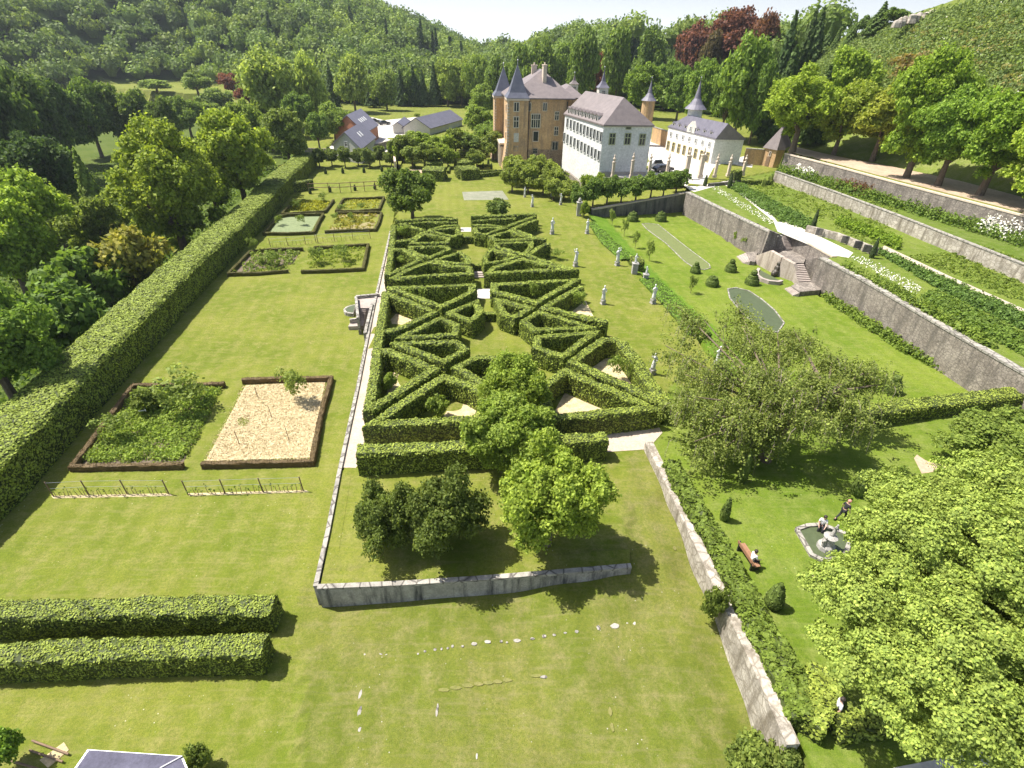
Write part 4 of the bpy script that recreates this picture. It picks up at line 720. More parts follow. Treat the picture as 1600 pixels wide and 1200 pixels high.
# --- trees beyond the tall hedge (left) and round the valley
L1 = 'trees beyond the tall hedge'
for row in [
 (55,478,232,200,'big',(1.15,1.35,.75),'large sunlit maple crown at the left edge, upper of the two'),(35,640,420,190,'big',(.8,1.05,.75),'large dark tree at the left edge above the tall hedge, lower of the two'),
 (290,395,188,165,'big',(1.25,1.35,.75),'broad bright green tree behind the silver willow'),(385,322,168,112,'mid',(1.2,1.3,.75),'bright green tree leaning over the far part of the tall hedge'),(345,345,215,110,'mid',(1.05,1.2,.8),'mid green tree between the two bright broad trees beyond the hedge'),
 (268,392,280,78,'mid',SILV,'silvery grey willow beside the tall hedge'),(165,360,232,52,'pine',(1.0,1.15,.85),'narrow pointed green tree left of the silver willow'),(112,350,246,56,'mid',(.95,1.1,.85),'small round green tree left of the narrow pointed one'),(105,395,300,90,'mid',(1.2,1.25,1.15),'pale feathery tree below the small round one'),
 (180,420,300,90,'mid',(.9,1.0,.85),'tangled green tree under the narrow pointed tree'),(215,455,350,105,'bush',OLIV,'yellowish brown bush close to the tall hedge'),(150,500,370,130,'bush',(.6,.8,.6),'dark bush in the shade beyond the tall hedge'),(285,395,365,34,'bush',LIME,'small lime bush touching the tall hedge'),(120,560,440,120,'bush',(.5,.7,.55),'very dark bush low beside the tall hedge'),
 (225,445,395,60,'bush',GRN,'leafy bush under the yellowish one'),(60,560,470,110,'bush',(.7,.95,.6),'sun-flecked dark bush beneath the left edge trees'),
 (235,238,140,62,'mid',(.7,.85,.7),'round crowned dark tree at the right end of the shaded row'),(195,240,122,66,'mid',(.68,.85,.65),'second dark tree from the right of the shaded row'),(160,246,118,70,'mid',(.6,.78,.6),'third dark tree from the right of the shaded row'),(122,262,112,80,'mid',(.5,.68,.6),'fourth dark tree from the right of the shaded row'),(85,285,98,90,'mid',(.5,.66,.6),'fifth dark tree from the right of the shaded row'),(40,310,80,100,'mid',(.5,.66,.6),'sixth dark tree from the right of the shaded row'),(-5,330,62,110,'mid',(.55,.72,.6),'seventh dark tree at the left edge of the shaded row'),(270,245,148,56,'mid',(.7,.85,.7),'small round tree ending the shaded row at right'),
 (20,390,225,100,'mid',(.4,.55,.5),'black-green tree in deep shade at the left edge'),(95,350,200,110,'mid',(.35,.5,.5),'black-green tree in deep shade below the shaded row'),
 (250,158,124,50,'far',(.95,1.1,.9),'small round tree in front of the yellow meadow'),(315,165,112,46,'far',(.9,1.05,1.0),'pale dome-shaped tree right of the yellow meadow'),(345,190,134,52,'far',(.95,1.1,1.1),'grey-green round tree below the copper trees'),(366,148,112,36,'far',COPPER,'small copper-leaved tree, the farther one'),(392,170,126,34,'far',COPPER,'small copper-leaved tree, the nearer one'),
 (300,215,150,50,'mid',(.9,1.1,.85),'green tree above the broad bright tree'),(330,200,158,46,'mid',(1.0,1.15,.9),'light green tree above the broad bright tree'),
 (432,208,78,92,'tall',PALE,'tallest pale poplar-like tree in the valley'),(492,200,84,50,'tall',PALE,'pale tall tree to the right of the tallest one'),(556,176,90,52,'tall',(1.2,1.3,1.3),'pale rounded tall tree at the meadow edge'),(605,172,104,40,'tall',(1.1,1.25,1.25),'smaller pale tall tree at the meadow edge'),(470,215,140,50,'mid',(.7,.9,.8),'dark round tree in front of the pale tall trees'),(455,262,166,66,'mid',(1.0,1.1,1.1),'willow-like tree left of the brick farmhouse'),(525,222,158,54,'mid',(.9,1.05,.95),'round tree hiding the end of the brick farmhouse'),(405,268,150,66,'mid',(.95,1.1,.8),'leafy tree over the far end of the tall hedge'),(425,235,140,50,'mid',(.8,.95,.9),'dark tree between the leafy one and the willow-like one'),
 (500,235,172,36,'mid',(.75,.95,.85),'small dark tree left of the round farmhouse tree'),
 (522,172,98,26,'pine',SPR,'slim dark conifer behind the farm, leftmost'),(583,168,106,24,'pine',SPR,'slim dark conifer between the pale tall trees'),(628,166,106,22,'pine',SPR,'slim dark conifer beyond the meadow, third from left'),(648,166,100,24,'pine',SPR,'slim dark conifer beyond the meadow, fourth from left'),(662,166,108,22,'pine',SPR,'slim dark conifer beyond the meadow, fifth from left'),(680,166,96,24,'pine',SPR,'slim dark conifer beyond the meadow, sixth from left'),(638,165,104,40,'tall',(.8,1,.9),'dark green tall tree among the slim conifers'),
 (700,166,92,42,'tall',(1.15,1.25,1.1),'light tall tree right of the slim conifers'),(722,166,96,36,'tall',(1.1,1.2,1.0),'second light tall tree behind the low barn'),(745,168,80,40,'tall',(.95,1.1,.9),'tall green tree left of the castle, behind'),(747,215,162,52,'mid',(1.0,1.15,.85),'round green tree beside the low barn'),(765,232,186,44,'mid',(.95,1.15,.9),'round green tree against the castle tower'),(757,190,128,46,'mid',(.95,1.1,.9),'taller round tree behind the one beside the barn'),
 (651,182,176,9,'bush',GRN,'small bush behind the low barn roof')]:
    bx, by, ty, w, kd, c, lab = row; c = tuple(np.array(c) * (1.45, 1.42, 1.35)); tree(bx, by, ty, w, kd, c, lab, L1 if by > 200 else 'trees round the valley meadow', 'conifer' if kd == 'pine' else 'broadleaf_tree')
for row in [
 (780,175,88,46,'tall',(1,1.15,.95),'tall green tree just left of the castle spires'),(818,178,70,44,'tall',(.95,1.1,.9),'tall tree behind the castle roof ridge'),(845,175,66,44,'tall',(1,1.15,.9),'second tall tree behind the castle roof'),(875,172,60,44,'tall',(.95,1.1,.9),'tall tree behind the right part of the castle roof'),(905,170,44,50,'tall',(.9,1.05,.85),'dense tall tree above the castle lantern'),(870,168,76,40,'mid',(1.1,1.25,.9),'light tree over the castle roof'),
 (938,160,80,40,'mid',COPPER,'dark copper beech behind the white house lantern'),(960,165,34,52,'tall',(.95,1.1,.85),'high green tree behind the white house'),(1000,185,94,56,'mid',(1.1,1.3,.8),'bright green tree between white house and round brick tower'),(1035,172,92,42,'mid',(.9,1.1,.85),'bright green tree right of the brick tower'),(1010,160,46,50,'tall',(.9,1.05,.9),'high green tree above the brick tower'),(1056,190,100,44,'mid',(.85,1.05,.8),'green tree left of the white round tower'),
 (1072,150,36,64,'tall',COPPER,'tall copper beech behind the white annex, left one'),(1128,150,12,76,'tall',COPPER,'tallest copper beech on the skyline'),(1170,150,26,60,'tall',(.85,.33,.7),'copper beech at right of the tallest'),(1098,165,40,40,'tall',(.7,.45,.7),'thin purplish tree between the copper beeches'),
 (1085,205,88,54,'mid',(1.0,1.2,.8),'green tree behind the white round tower'),(1145,222,56,78,'tall',(1.0,1.2,.75),'large lit green tree behind the annex roof'),(1125,215,90,50,'mid',(.9,1.1,.75),'green tree right behind the annex ridge'),(1170,226,95,46,'mid',(.8,1.0,.7),'mid green tree right of the large annex tree'),
 (1195,215,16,52,'pine',(.45,.6,.7),'dark tall conifer on the skyline, left one'),(1222,215,12,54,'pine',(.5,.62,.65),'dark tall conifer on the skyline, right one'),(1250,150,10,40,'pine',(.55,.68,.75),'ragged conifer beside the two dark tall ones'),(1205,225,70,60,'pine',(.5,.65,.65),'broad dark conifer beneath the skyline pair'),(1262,226,100,0+50,'pine',(.5,.62,.6),'dark conifer behind the lime trees'),
 (1238,238,98,120,'big',(1.45,1.55,.75),'wide lime green tree behind the small pavilion'),(1302,242,122,92,'mid',(1.5,1.5,.8),'lime green tree second in the row above the earth path'),(1305,190,68,76,'mid',(1.35,1.5,.75),'lime green tree higher up the slope behind the row'),(1362,252,120,98,'mid',(1.6,1.45,.85),'yellowish tree third in the row above the earth path'),
 (1415,278,76,126,'big',(1.35,1.55,.75),'large lime green tree in the middle of the path row'),(1465,290,120,120,'big',(1.1,1.35,.75),'deep green broad tree right of the middle of the path row'),(1530,305,116,140,'big',(1.2,1.45,.7),'broad green tree at right of the path row'),(1605,335,128,150,'big',(1.5,1.6,.75),'bright lime tree at the right edge of the photo'),(1650,300,140,130,'big',(1.3,1.5,.75),'lime tree cut by the right edge, behind'),
 (1412,150,75,64,'sparse',(1.4,.9,1.2),'bare brownish tree on the open slope'),
 (1288,82,34,18,'pine',(.8,.95,1.1),'thin pine on the right skyline, first from left'),(1303,80,42,16,'pine',(.8,.95,1.0),'small pine on the right skyline, second from left'),(1326,72,24,20,'pine',(.8,.95,1.0),'thin leaning pine on the right skyline, third from left'),(1350,60,20,30,'far',(.75,.9,.9),'round skyline tree left of the leaning pine'),(1368,55,2,40,'pine',(.7,.85,.85),'ragged pine highest on the right skyline'),(1396,40,10,34,'far',(.8,.95,.8),'round tree where the skyline meets the rocks'),(1428,20,-12,34,'far',(.7,.8,.85),'dark tree at the top edge beside the rocky outcrop')]:
    bx, by, ty, w, kd, c, lab = row; c = tuple(np.array(c) * np.array([1.2, 1.25, 1.25])); tree(bx, by, ty, w, kd, c, lab, 'trees on the slope behind the castle', 'conifer' if kd == 'pine' else 'broadleaf_tree')
# --- distant forest as one mass
def forest():
    n = 80000; az = rng.uniform(-rad(62), rad(26), n); r = 230 + 700 * rng.random(n) ** .75; x, y = r * np.sin(az), r * np.cos(az); rf = np.interp(az, fa[:, 0], fa[:, 1]); rs = np.interp(az, sa[:, 0], sa[:, 1])
    keep = (r > rf + 2) & (r < rs + 60)
    mead = inpoly(x, y, PP([(112, 133), (310, 129), (330, 145), (120, 150)], 0)); keep &= ~mead
    x, y, r, az = x[keep], y[keep], r[keep], az[keep]; cell = {}; out = []
    for i in range(len(x)):
        s = 7.0 + r[i] / 150.; k = (int(x[i] / s), int(y[i] / s), int(s))
        if k in cell: continue
        cell[k] = 1; out.append(i)
    out = np.array(out); x, y, r, az = x[out], y[out], r[out], az[out]; z = hfun(x, y); mb = MB(); C, Nn, T, SZ = [], [], [], []
    cz = vnoise(x, y, 55, 3); pal = np.array([(.95, 1.1, .9), (1.25, 1.35, .95), (.8, .95, .9), (1.05, 1.2, 1.05)])
    for i in range(len(x)):
        con = ((cz[i] > .5) or rng.random() < .03) and r[i] < np.interp(az[i], sa[:, 0], sa[:, 1]) - 130; hgt = rng.uniform(13, 20) if con else rng.uniform(9, 16); w = rng.uniform(2.2, 3.2) if con else rng.uniform(4.6, 8.8)
        col = (np.array([.42, .55, .62]) if con else pal[rng.integers(4)]) * rng.uniform(.75, 1.2)
        if con: mb.lathe((x[i], y[i], z[i]), [(w * .55, 1), (w * .62, hgt * .3), (w * .35, hgt * .65), (.1, hgt * .96)], 6); 
        else: mb.lathe((x[i], y[i], z[i]), [(w * .3, hgt * .1), (w * .6, hgt * .35), (w * .5, hgt * .58), (w * .2, hgt * .74)], 6)
        mb.T.append(np.tile([*(col * .7), 1.], (24, 1)))
        k = int(260 * (260 / r[i]) ** .6) + 60; d = rng.normal(0, 1, (k, 3)); d /= np.linalg.norm(d, axis=1)[:, None]; d[:, 2] = np.abs(d[:, 2]) * (1 if not con else 1) ; u = rng.random(k) 
        if con: rr = (1 - u) * w * rng.uniform(.75, 1.05, k) + .2; p = np.column_stack([x[i] + d[:, 0] * rr, y[i] + d[:, 1] * rr, z[i] + 1 + u * hgt])
        else:
            lump = 1 + .22 * np.sin(d[:, 0] * 5 + i) * np.sin(d[:, 1] * 5 + 2 * i) ; p = np.column_stack([x[i] + d[:, 0] * w * lump, y[i] + d[:, 1] * w * lump, z[i] + hgt * .42 + (d[:, 2] * 2 * rng.uniform(.2, .5, k)) * hgt * .56 * lump])
        C.append(p); Nn.append(d); T.append(np.tile(col, (k, 1))); SZ.append(np.full(k, .95 + r[i] / 560.))
    mb.leaves(np.concatenate(C), np.concatenate(Nn), np.concatenate(SZ), .6, tint=np.concatenate(T)); o = mb.build('forest', M_FOREST); tag(o, 'dense mixed forest covering the hills round the valley', 'forest', kind='stuff'); print('forest trees', len(x), mb.n)
forest()
def scatter(name, n, poly, hgt, size, col, label, cat, m=None, z=None, per=10, jit=.5, rad_=.3, kind='stuff'):
    """low plants: clumps of leaves scattered over a ground polygon given in photo pixels"""
    pl = [np.array(q) for q in poly] if z == 'world' else [G(a, b)[:2] if z is None else P(a, b, z)[:2] for a, b in poly]; xs = [p[0] for p in pl]; ys = [p[1] for p in pl]
    x = rng.uniform(min(xs), max(xs), n * 4); y = rng.uniform(min(ys), max(ys), n * 4); k = inpoly(x, y, pl); x, y = x[k][:n], y[k][:n]; z0 = hfun(x, y)
    hs = hgt * rng.uniform(.4, 1.1, len(x)); d = rng.normal(0, 1, (len(x) * per, 3)); d /= np.linalg.norm(d, axis=1)[:, None]; d[:, 2] = np.abs(d[:, 2])
    X = np.repeat(np.column_stack([x, y, z0]), per, 0); hh = np.repeat(hs, per); p = X + d * np.column_stack([np.full(len(hh), rad_), np.full(len(hh), rad_), hh]); mb = MB(); mb.leaves(p, d, size, jit); o = mb.build(name, m or M_LEAF); o.color = (*col, 1); return tag(o, label, cat, kind=kind)
scatter('hillside_scrub', 15000, [(1262,100),(1300,72),(1440,22),(1600,-20),(1900,-60),(1900,330),(1600,250),(1500,230),(1380,215),(1262,190)], 1.0, .55, (1.15, 1.3, 1.5), 'rough grass and scrub on the steep open slope', 'scrub', rad_=1.5, per=6, jit=.9)
scatter('slope_bushes', 150, [(1290,110),(1440,40),(1600,10),(1900,0),(1900,300),(1600,240),(1400,200)], 1.5, .5, (1.05, 1.25, 1.1), 'darker bushes dotted over the open slope', 'bushes', rad_=1.3, per=60, jit=.9)
scatter('slope_bushes', 120, [(1330,90),(1440,40),(1600,30),(1600,200),(1400,190)], 1.0, .5, (1.7, 1.35, 1.6), 'brownish dry bushes on the open slope', 'bushes', rad_=1.6, per=40, jit=.9)
rkg = G(1466, 14); rkm = MB()
for q_ in range(16):
    c_ = rkg + np.array([(q_ - 8) * 1.05, (q_ % 3) * .6, (q_ - 8) * .3 - .9]); rr_ = [random.uniform(.7, 1.25) for _ in range(4)]; rkm.lathe(c_, [(1.1 * rr_[0], -.6), (1.0 * rr_[1], .4), (.75 * rr_[2], .9 * rr_[3]), (.3, 1.2 * rr_[3])], 5 + q_ % 3, sx=1.2)
tag(rkm.build('rock_outcrop', M_OLDW), 'pale rocky outcrop on the right skyline at the top edge', 'rocks')
scatter('scrub_flowers', 160, [(1380,75),(1440,30),(1600,-10),(1600,200),(1500,180)], .5, .35, (1, 1, 1), 'pale flowering clumps on the open slope', 'wild flowers', m=M_FLOWER, rad_=.6, per=4)
scatter('weeds', 1500, [(218,608),(345,606),(290,718),(132,722)], .5, .17, (1.5, 1.7, 1.1), 'thick green weeds filling the left bed', 'weeds', rad_=.35, per=18)
scatter('bed_plants', 160, [(394,394),(470,390),(452,424),(366,428)], .6, .3, (1.2, 1.35, 1.0), 'mixed low plants of the third row left bed', 'bed plants', rad_=.35, per=14)
scatter('bed_plants', 120, [(486,391),(574,387),(562,416),(478,419)], .35, .25, (1.4, 1.5, .8), 'mixed low plants of the third row right bed', 'bed plants', rad_=.35, per=14)
scatter('bed_plants', 200, [(460,315),(518,313),(505,330),(445,330)], .4, .3, (2.0, 1.7, .5), 'yellow and orange flowers of the far left bed', 'bed plants', rad_=.35, per=12)
scatter('bed_plants', 160, [(531,335),(590,332),(582,357),(516,359)], .4, .3, (1.7, 1.35, .8), 'dry reddish plants of the second row right bed', 'bed plants', rad_=.35, per=8)
scatter('bed_plants', 120, [(539,311),(596,309),(590,324),(530,327)], .3, .3, (2.0, 1.7, .8), 'low yellowish plants of the far right bed', 'bed plants', rad_=.35, per=8)
scatter('straw_litter', 7000, [(384,602),(508,597),(484,715),(322,720)], .03, .12, (1, 1, 1), 'loose yellow straw strewn over the bed', 'straw', m=stone('loose_straw', (.50,.40,.2), (.74,.62,.4), 3), rad_=.4, per=5, jit=.25)
scatter('undergrowth', 5200, [(455,245),(300,380),(0,655),(-200,830),(-500,830),(-500,300),(0,300),(200,258),(400,240)], 1.6, .5, (.72, .92, .7), 'dense undergrowth between the tall hedge and the trees', 'undergrowth', rad_=1.1, per=11)
# upper terraces planting
def strip(name, n, poly, hgt, col, label, cat, z, **k): return scatter(name, n, poly, hgt, k.pop('size', .28), col, label, cat, z=z, rad_=k.pop('rad_', .35), per=k.pop('per', 14), **k)
strip('rose_bed', 700, [(1138,292),(1152,287),(1275,350),(1262,360),(1222,348)], .8, (.8,1.1,.9), 'dark green rose beds beside the stone path on the upper terrace', 'rose bed', ZD)
strip('rose_bed', 1100, [(1366,392),(1382,396),(1480,443),(1610,500),(1610,520),(1480,460)], .8, (.8,1.1,.9), 'long dark green shrub strip below the thin gravel path', 'rose bed', ZD)
strip('rose_bed', 1000, [(1440,466),(1460,458),(1610,535),(1610,560),(1520,515)], .7, (.95,1.2,.8), 'green shrub strip along the top of the retaining wall', 'rose bed', ZD)
strip('flower_strip', 120, [(1326,402),(1340,398),(1440,452),(1425,460)], .35, (1,1,1), 'band of white flowers at the edge of the upper terrace', 'flowers', ZD, m=M_FLOWER, per=5, size=.17)
strip('flower_strip', 150, [(1106,292),(1116,290),(1216,350),(1208,354)], .35, (1,1,1), 'narrow white flower row along the upper terrace wall', 'flowers', ZD, m=M_FLOWER, per=5, size=.17)
strip('lavender', 700, [(1160,288),(1250,280),(1340,320),(1400,345),(1360,385),(1280,345)], .35, (1.15,1.3,.8), 'rows of low plants on the upper terrace lawn', 'low plants', ZD, per=8)
strip('lavender', 420, [(1420,400),(1500,395),(1600,430),(1600,475),(1480,425)], .3, (1.1,1.25,.8), 'scattered low plants on the right of the upper terrace', 'low plants', ZD, per=8)
strip('hedge_plants', 500, [(1305,350),(1312,345),(1405,378),(1402,390)], 1.1, (1.2,1.5,.6), 'bright green bushy row above the niche wall', 'bushes', ZD, per=16)
def along_wall(t0, t1, d0, d1):
    A, B = np.array(uw[0][:2]), np.array(uw[-2][:2]); L_ = [np.array(q[:2]) for q in uw[:-1]]; seg = np.linspace(0, len(L_) - 1, 40); pts = np.array([np.interp(seg, range(len(L_)), [q[k] for q in L_]) for k in (0, 1)]).T; i0, i1 = int(t0 * 39), int(t1 * 39)
    n = (B - A) / np.linalg.norm(B - A); n = np.array([n[1], -n[0]]); n = n if np.dot(n, -A) > 0 else -n; c = pts[i0:i1 + 1]; return [p + n * d0 for p in c] + [p + n * d1 for p in c[::-1]]
strip('wall_shrubs', 1500, along_wall(.02, 1, .4, 2.4), 1.7, (.95,1.2,.8), 'mixed green shrubs against the highest terrace wall', 'wall shrubs', 'world', per=18, rad_=.6, size=.35)
strip('white_roses', 60, along_wall(.10, .17, .4, 1.6), 2.2, (1,1,1), 'white rambling roses left on the highest wall', 'roses', 'world', m=M_FLOWER, per=14, rad_=.7)
strip('white_roses', 80, along_wall(.72, .86, .4, 1.6), 2.6, (1,1,1), 'white rambling roses right on the highest wall', 'roses', 'world', m=M_FLOWER, per=14, rad_=.7)
strip('purple_shrubs', 110, along_wall(.27, .36, .4, 1.6), 2.2, (1.0,.45,.9), 'purple leaved climbing shrub on the highest wall', 'purple shrub', 'world', per=18, rad_=.6)
strip('foot_plants', 900, [(1284,458),(1300,462),(1400,520),(1420,535),(1520,598),(1500,596),(1400,545),(1290,470)], 1.1, (1.1,1.3,.8), 'green plants along the foot of the retaining wall', 'wall plants', ZP, per=14)
for i, (a, b, t, w) in enumerate([(1090,345,318,12),(1108,352,338,12),(1133,368,338,14),(1150,380,355,12),(1172,386,362,30),(1190,396,372,20)]):
    shrub(a, b, t, w, (1.3, 1.5, .7), ['first', 'second', 'third', 'fourth', 'broad fifth', 'last'][i] + ' climbing plant from the left on the tall retaining wall', 'climbers on the retaining wall', 'bush', 'climbing_plant', z=ZP)
# topiary -------------------------------------------------
M_TOPI = foliage('clipped_yew_leaves', (.055, .085, .015), (.13, .18, .035), .05)
def topiary(px, py, wpx, label, tiers=2):
    g = G(px, py); s = proj(g)[2] / F_PX; R = wpx * s / 2; h = R * (1.9 if tiers == 2 else 2.6); mb = MB(); prof = [(R, 0), (R * 1.02, R * .5), (R * .9, R * .95), (R * .72, R * 1.0), (R * .74, R * 1.05), (R * .66, R * 1.45), (R * .22, R * 1.5)]
    if tiers == 3: prof = prof[:-1] + [(R * .3, R * 1.55), (R * .45, R * 1.8), (R * .42, R * 2.1), (R * .15, R * 2.3)]
    else: prof += [(R * .2, R * 1.7), (R * .05, R * 1.8)]
    n = 20; mb.lathe((0, 0, 0), prof, n); V = mb.V[0]; Fq = np.array([(j * n + k, j * n + (k + 1) % n, (j + 1) * n + (k + 1) % n, (j + 1) * n + k) for j in range(len(prof) - 1) for k in range(n)]); p, nn = sample_quads(V, Fq, 120); mb.leaves(p + nn * .03, nn, .12, .5)
    o = mb.build('topiary', M_TOPI); o.location = g; tag(o, label, 'topiary', 'tiered topiaries on the fountain lawn')
topiary(988, 345, 17, 'round tiered topiary in front of the dark end wall, left one'); topiary(1032, 345, 17, 'round tiered topiary in front of the dark end wall, right one')
topiary(1086, 426, 15, 'tiered topiary left of the fountain, beside the pond end', 3); topiary(1112, 446, 19, 'broad tiered topiary left of the fountain, nearest the weeping tree'); topiary(1141, 424, 17, 'tiered topiary with ball top, closest behind the stair', 3); topiary(1174, 444, 20, 'tiered topiary with ball top right beside the fountain basin', 3); topiary(1392, 612, 26, 'tiered topiary by the dark clipped hedge at the end of the fountain lawn', 3)
def cone(px, py, tx, ty, wpx, label, name='yew_cone', col=None, group=None, m=None, zb=None):
    g = G(px, py) if zb is None else P(px, py, zb); lo, hi = .2, 20
    for _ in range(30):
        q = (lo + hi) / 2
        if proj(g + np.array([0, 0, q]))[1] > ty: lo = q
        else: hi = q
    h = lo; R = wpx * proj(g)[2] / F_PX / 2; prof = [(R * .75, 0), (R, h * .18), (R * .95, h * .4), (R * .62, h * .75), (R * .1, h)]; n = 12; mb = MB(); mb.lathe((0, 0, 0), prof, n)
    Fq = np.array([(j * n + k, j * n + (k + 1) % n, (j + 1) * n + (k + 1) % n, (j + 1) * n + k) for j in range(len(prof) - 1) for k in range(n)]); p, nn = sample_quads(mb.V[0], Fq, 90); mb.leaves(p + nn * .02, nn, .12, .5)
    o = mb.build(name, m or M_TOPI); o.location = g; return tag(o, label, 'conical yew', group)
cone(1206, 946, 0, 912, 27, 'fat clipped yew cone on the lawn below the bench'); cone(1130, 812, 0, 778, 14, 'slim dark yew cone near the leafy hedge under the weeping tree'); cone(1338, 772, 0, 733, 22, 'tall yew column beside the pointed pond'); cone(1158, 752, 0, 705, 15, 'dark yew cone in the shade of the weeping tree')
M_YEW = foliage('dark_yew', (.03, .05, .015), (.07, .10, .03), .1)
for a, b, t, w, lab in [(1101,291,0,6,'left of the pair at the head of the stone path'),(1139,294,0,7,'right of the pair at the head of the stone path'),(1269,358,0,7,'beside the niche wall on the upper terrace'),(1361,403,0,8,'at the end of the bright walk on the upper terrace')]:
    cone(a, b, 0, {1101: 273, 1139: 270, 1269: 326, 1361: 371}[a], w, 'slim dark cypress ' + lab, 'slim_cypress', m=M_YEW, zb=ZD)
for i, (a, b) in enumerate([(509,269),(536,268),(569,267),(597,265),(485,300),(516,297),(555,295),(586,293)]):
    cone(a, b + 3, 0, b - 7, 4.6, ['first', 'second', 'third', 'fourth'][i % 4] + ' tiny dark yew cone from the left in the ' + ('far' if i < 4 else 'near') + ' row behind the beds', 'yew_cone', group='tiny yew cones behind the beds', m=M_YEW)
for i, (a, b) in enumerate([(684,278),(696,275),(714,275),(728,275),(764,275),(775,272),(768,263),(755,262),(708,254),(692,254),(648,262),(757,248),(763,256)]):
    cone(a, b + 1, 0, b - 8, 3.6, ['left', 'second left', 'inner left', 'gate-side', 'front right', 'far right front', 'tower-side', 'middle right', 'back centre', 'back left', 'outermost left', 'back right', 'rear tower-side'][i] + ' small dark clipped yew of the formal garden before the castle', 'yew_cone', group='small clipped yews before the castle', m=M_YEW)
hedge('box_border', [P(670, 281, ZT), P(699, 279, ZT)], .5, ZT, .8, 'low dark hedge before the formal garden, left of its entrance', dens=20, leaf=.2); hedge('box_border', [P(716, 280, ZT), P(788, 274, ZT)], .6, ZT, .9, 'low dark hedge before the formal garden, right of its entrance', dens=20, leaf=.2)
hedge('box_border', [P(622, 251, ZT), P(690, 246, ZT)], .5, ZT, .9, 'low dark hedge at the back left of the formal garden', dens=20, leaf=.2); hedge('box_border', [P(708, 246, ZT), P(762, 242, ZT)], .5, ZT, .9, 'low dark hedge at the back right of the formal garden', dens=20, leaf=.2)
for l_, lab_ in (([(632,268),(655,267)], 'left outer'), ([(700,268),(702,259)], 'left inner'), ([(712,268),(711,259)], 'right inner'), ([(748,268),(785,266)], 'right outer'), ([(746,258),(768,257)], 'right rear')):
    hedge('box_border', [P(a, b, ZT + .5) for a, b in l_], .5, ZT, .6, lab_ + ' low hedge line inside the formal garden by the castle', dens=20, leaf=.2)
sheet('garden_path', [(630,266),(660,264),(662,270),(628,273)], ZT, M_DIRT)
def blockh(l, h, label):
    z = ZT + h; hedge('hedge_block', [P(*l[0], z), P(*l[1], z)], 4.2, ZT, h, label, 'hedge blocks before the castle', dens=20, leaf=.22)
blockh([(662,262),(695,263)], 2.3, 'cubic clipped hedge block, front left of four'); blockh([(716,262),(744,260)], 2.3, 'cubic clipped hedge block, front right of four'); blockh([(664,252),(689,251)], 1.7, 'cubic clipped hedge block, back left of four'); blockh([(712,251),(738,250)], 1.7, 'cubic clipped hedge block, back right of four')
hedge('clipped_hedge', [P(455, 285, 1.9), P(487, 281, 1.9)], 1.2, 0, 1.9, 'short clipped hedge joining the tall hedge behind the beds', dens=20, leaf=.2)
hedge('clipped_arch', [P(1146,268,ZD+2.2), P(1157,267,ZD+2.2)], 1.3, ZD, 2.4, 'clipped green arch beside the court gate', dens=20, leaf=.2)
hedge('box_border', [P(1158,281,ZD+.8), P(1207,282,ZD+.8)], 1, ZD, .8, 'low hedge at the head of the upper terrace', dens=20, leaf=.2)

# ---------------------------------------------------------------- buildings
def quad_at(A, B, D): return [A[:2], B[:2], (B + D - A)[:2], D[:2]]
def scale_poly(poly, off):
    c = sum(poly) / len(poly); return [p + (p - c) / np.linalg.norm(p - c) * off for p in poly]
def hip(root, poly, z, r0, r1, m, over=.5, name='roof', th=.25):
    e = scale_poly(poly, over); V = [(*p, z) for p in e] + [tuple(r0), tuple(r1)] + [(*p, z - th) for p in e]
    return MB().add(V, [(0, 1, 4), (1, 2, 5, 4), (2, 3, 5), (3, 0, 4, 5), (0, 6, 7, 1), (1, 7, 8, 2), (2, 8, 9, 3), (3, 9, 6, 0), (9, 8, 7, 6)]).build(name, m, root)
def spire(root, poly, z, zt, m, over=.35, name='spire', flare=.16, centre=None):
    c = sum(poly) / len(poly) if centre is None else np.array(centre); e = scale_poly(poly, over); k = [c + (p - c) * .72 for p in e]; n = len(e); zf = z + (zt - z) * flare
    V = [(*p, z) for p in e] + [(*p, zf) for p in k] + [(*c, zt)] + [(*p, z - .2) for p in e]; Fs = []
    for i in range(n): j = (i + 1) % n; Fs += [(i, j, n + j, n + i), (n + i, n + j, 2 * n), (2 * n + 1 + i, 2 * n + 1 + j, j, i)]
    Fs.append(tuple(range(3 * n, 2 * n, -1))); o = MB().add(V, Fs).build(name, m, root)
    MB().lathe((c[0], c[1], zt - .1), [(.07, 0), (.05, .5), (.16, .6), (.16, .8), (.03, .9), (.02, 1.5)], 8).build('finial', M_METAL, root); return o
def window(root, A, D, u, z, w, h, frame=None, kind='plain', name='window'):
    """window centred at u metres along D from A, z = centre height, standing proud of the wall on its outer side"""
    D = np.array(D, float); n = np.array([D[1], -D[0], 0.]); fr = MB(); c = np.array(A, float) + D * u; c[2] = z; ang = math.atan2(D[1], D[0])
    t = .16 if w > .9 else .12
    for dz in (-h / 2 - t / 2, h / 2 + t / 2): fr.box(c + n * .06 + [0, 0, dz], (w + 2 * t, .18, t), ang)
    for s in (-1, 1): fr.box(c + n * .06 + D * s * (w / 2 + t / 2), (t, .18, h), ang)
    if kind in ('cross', 'double', 'grid'):
        for k in ([0] if kind != 'grid' else [-.25, 0, .25]): fr.box(c + n * .05 + D * k * w, (.14, .14, h), ang)
    if kind in ('cross', 'grid'): fr.box(c + n * .052 + [0, 0, h * .12], (w, .13, .14), ang)
    if kind == 'plain': fr.box(c + n * .05, (.06, .12, h), ang); fr.box(c + n * .052 + [0, 0, h * .15], (w, .11, .06), ang)
    f = fr.build(name, frame or M_FRAME, root); MB().box(c + n * .02, (w, .05, h), ang).build('pane', M_GLASS, f); return f
def plane_uz(A, D, px, py): return WP(np.array(A, float), D, px, py)[:2]
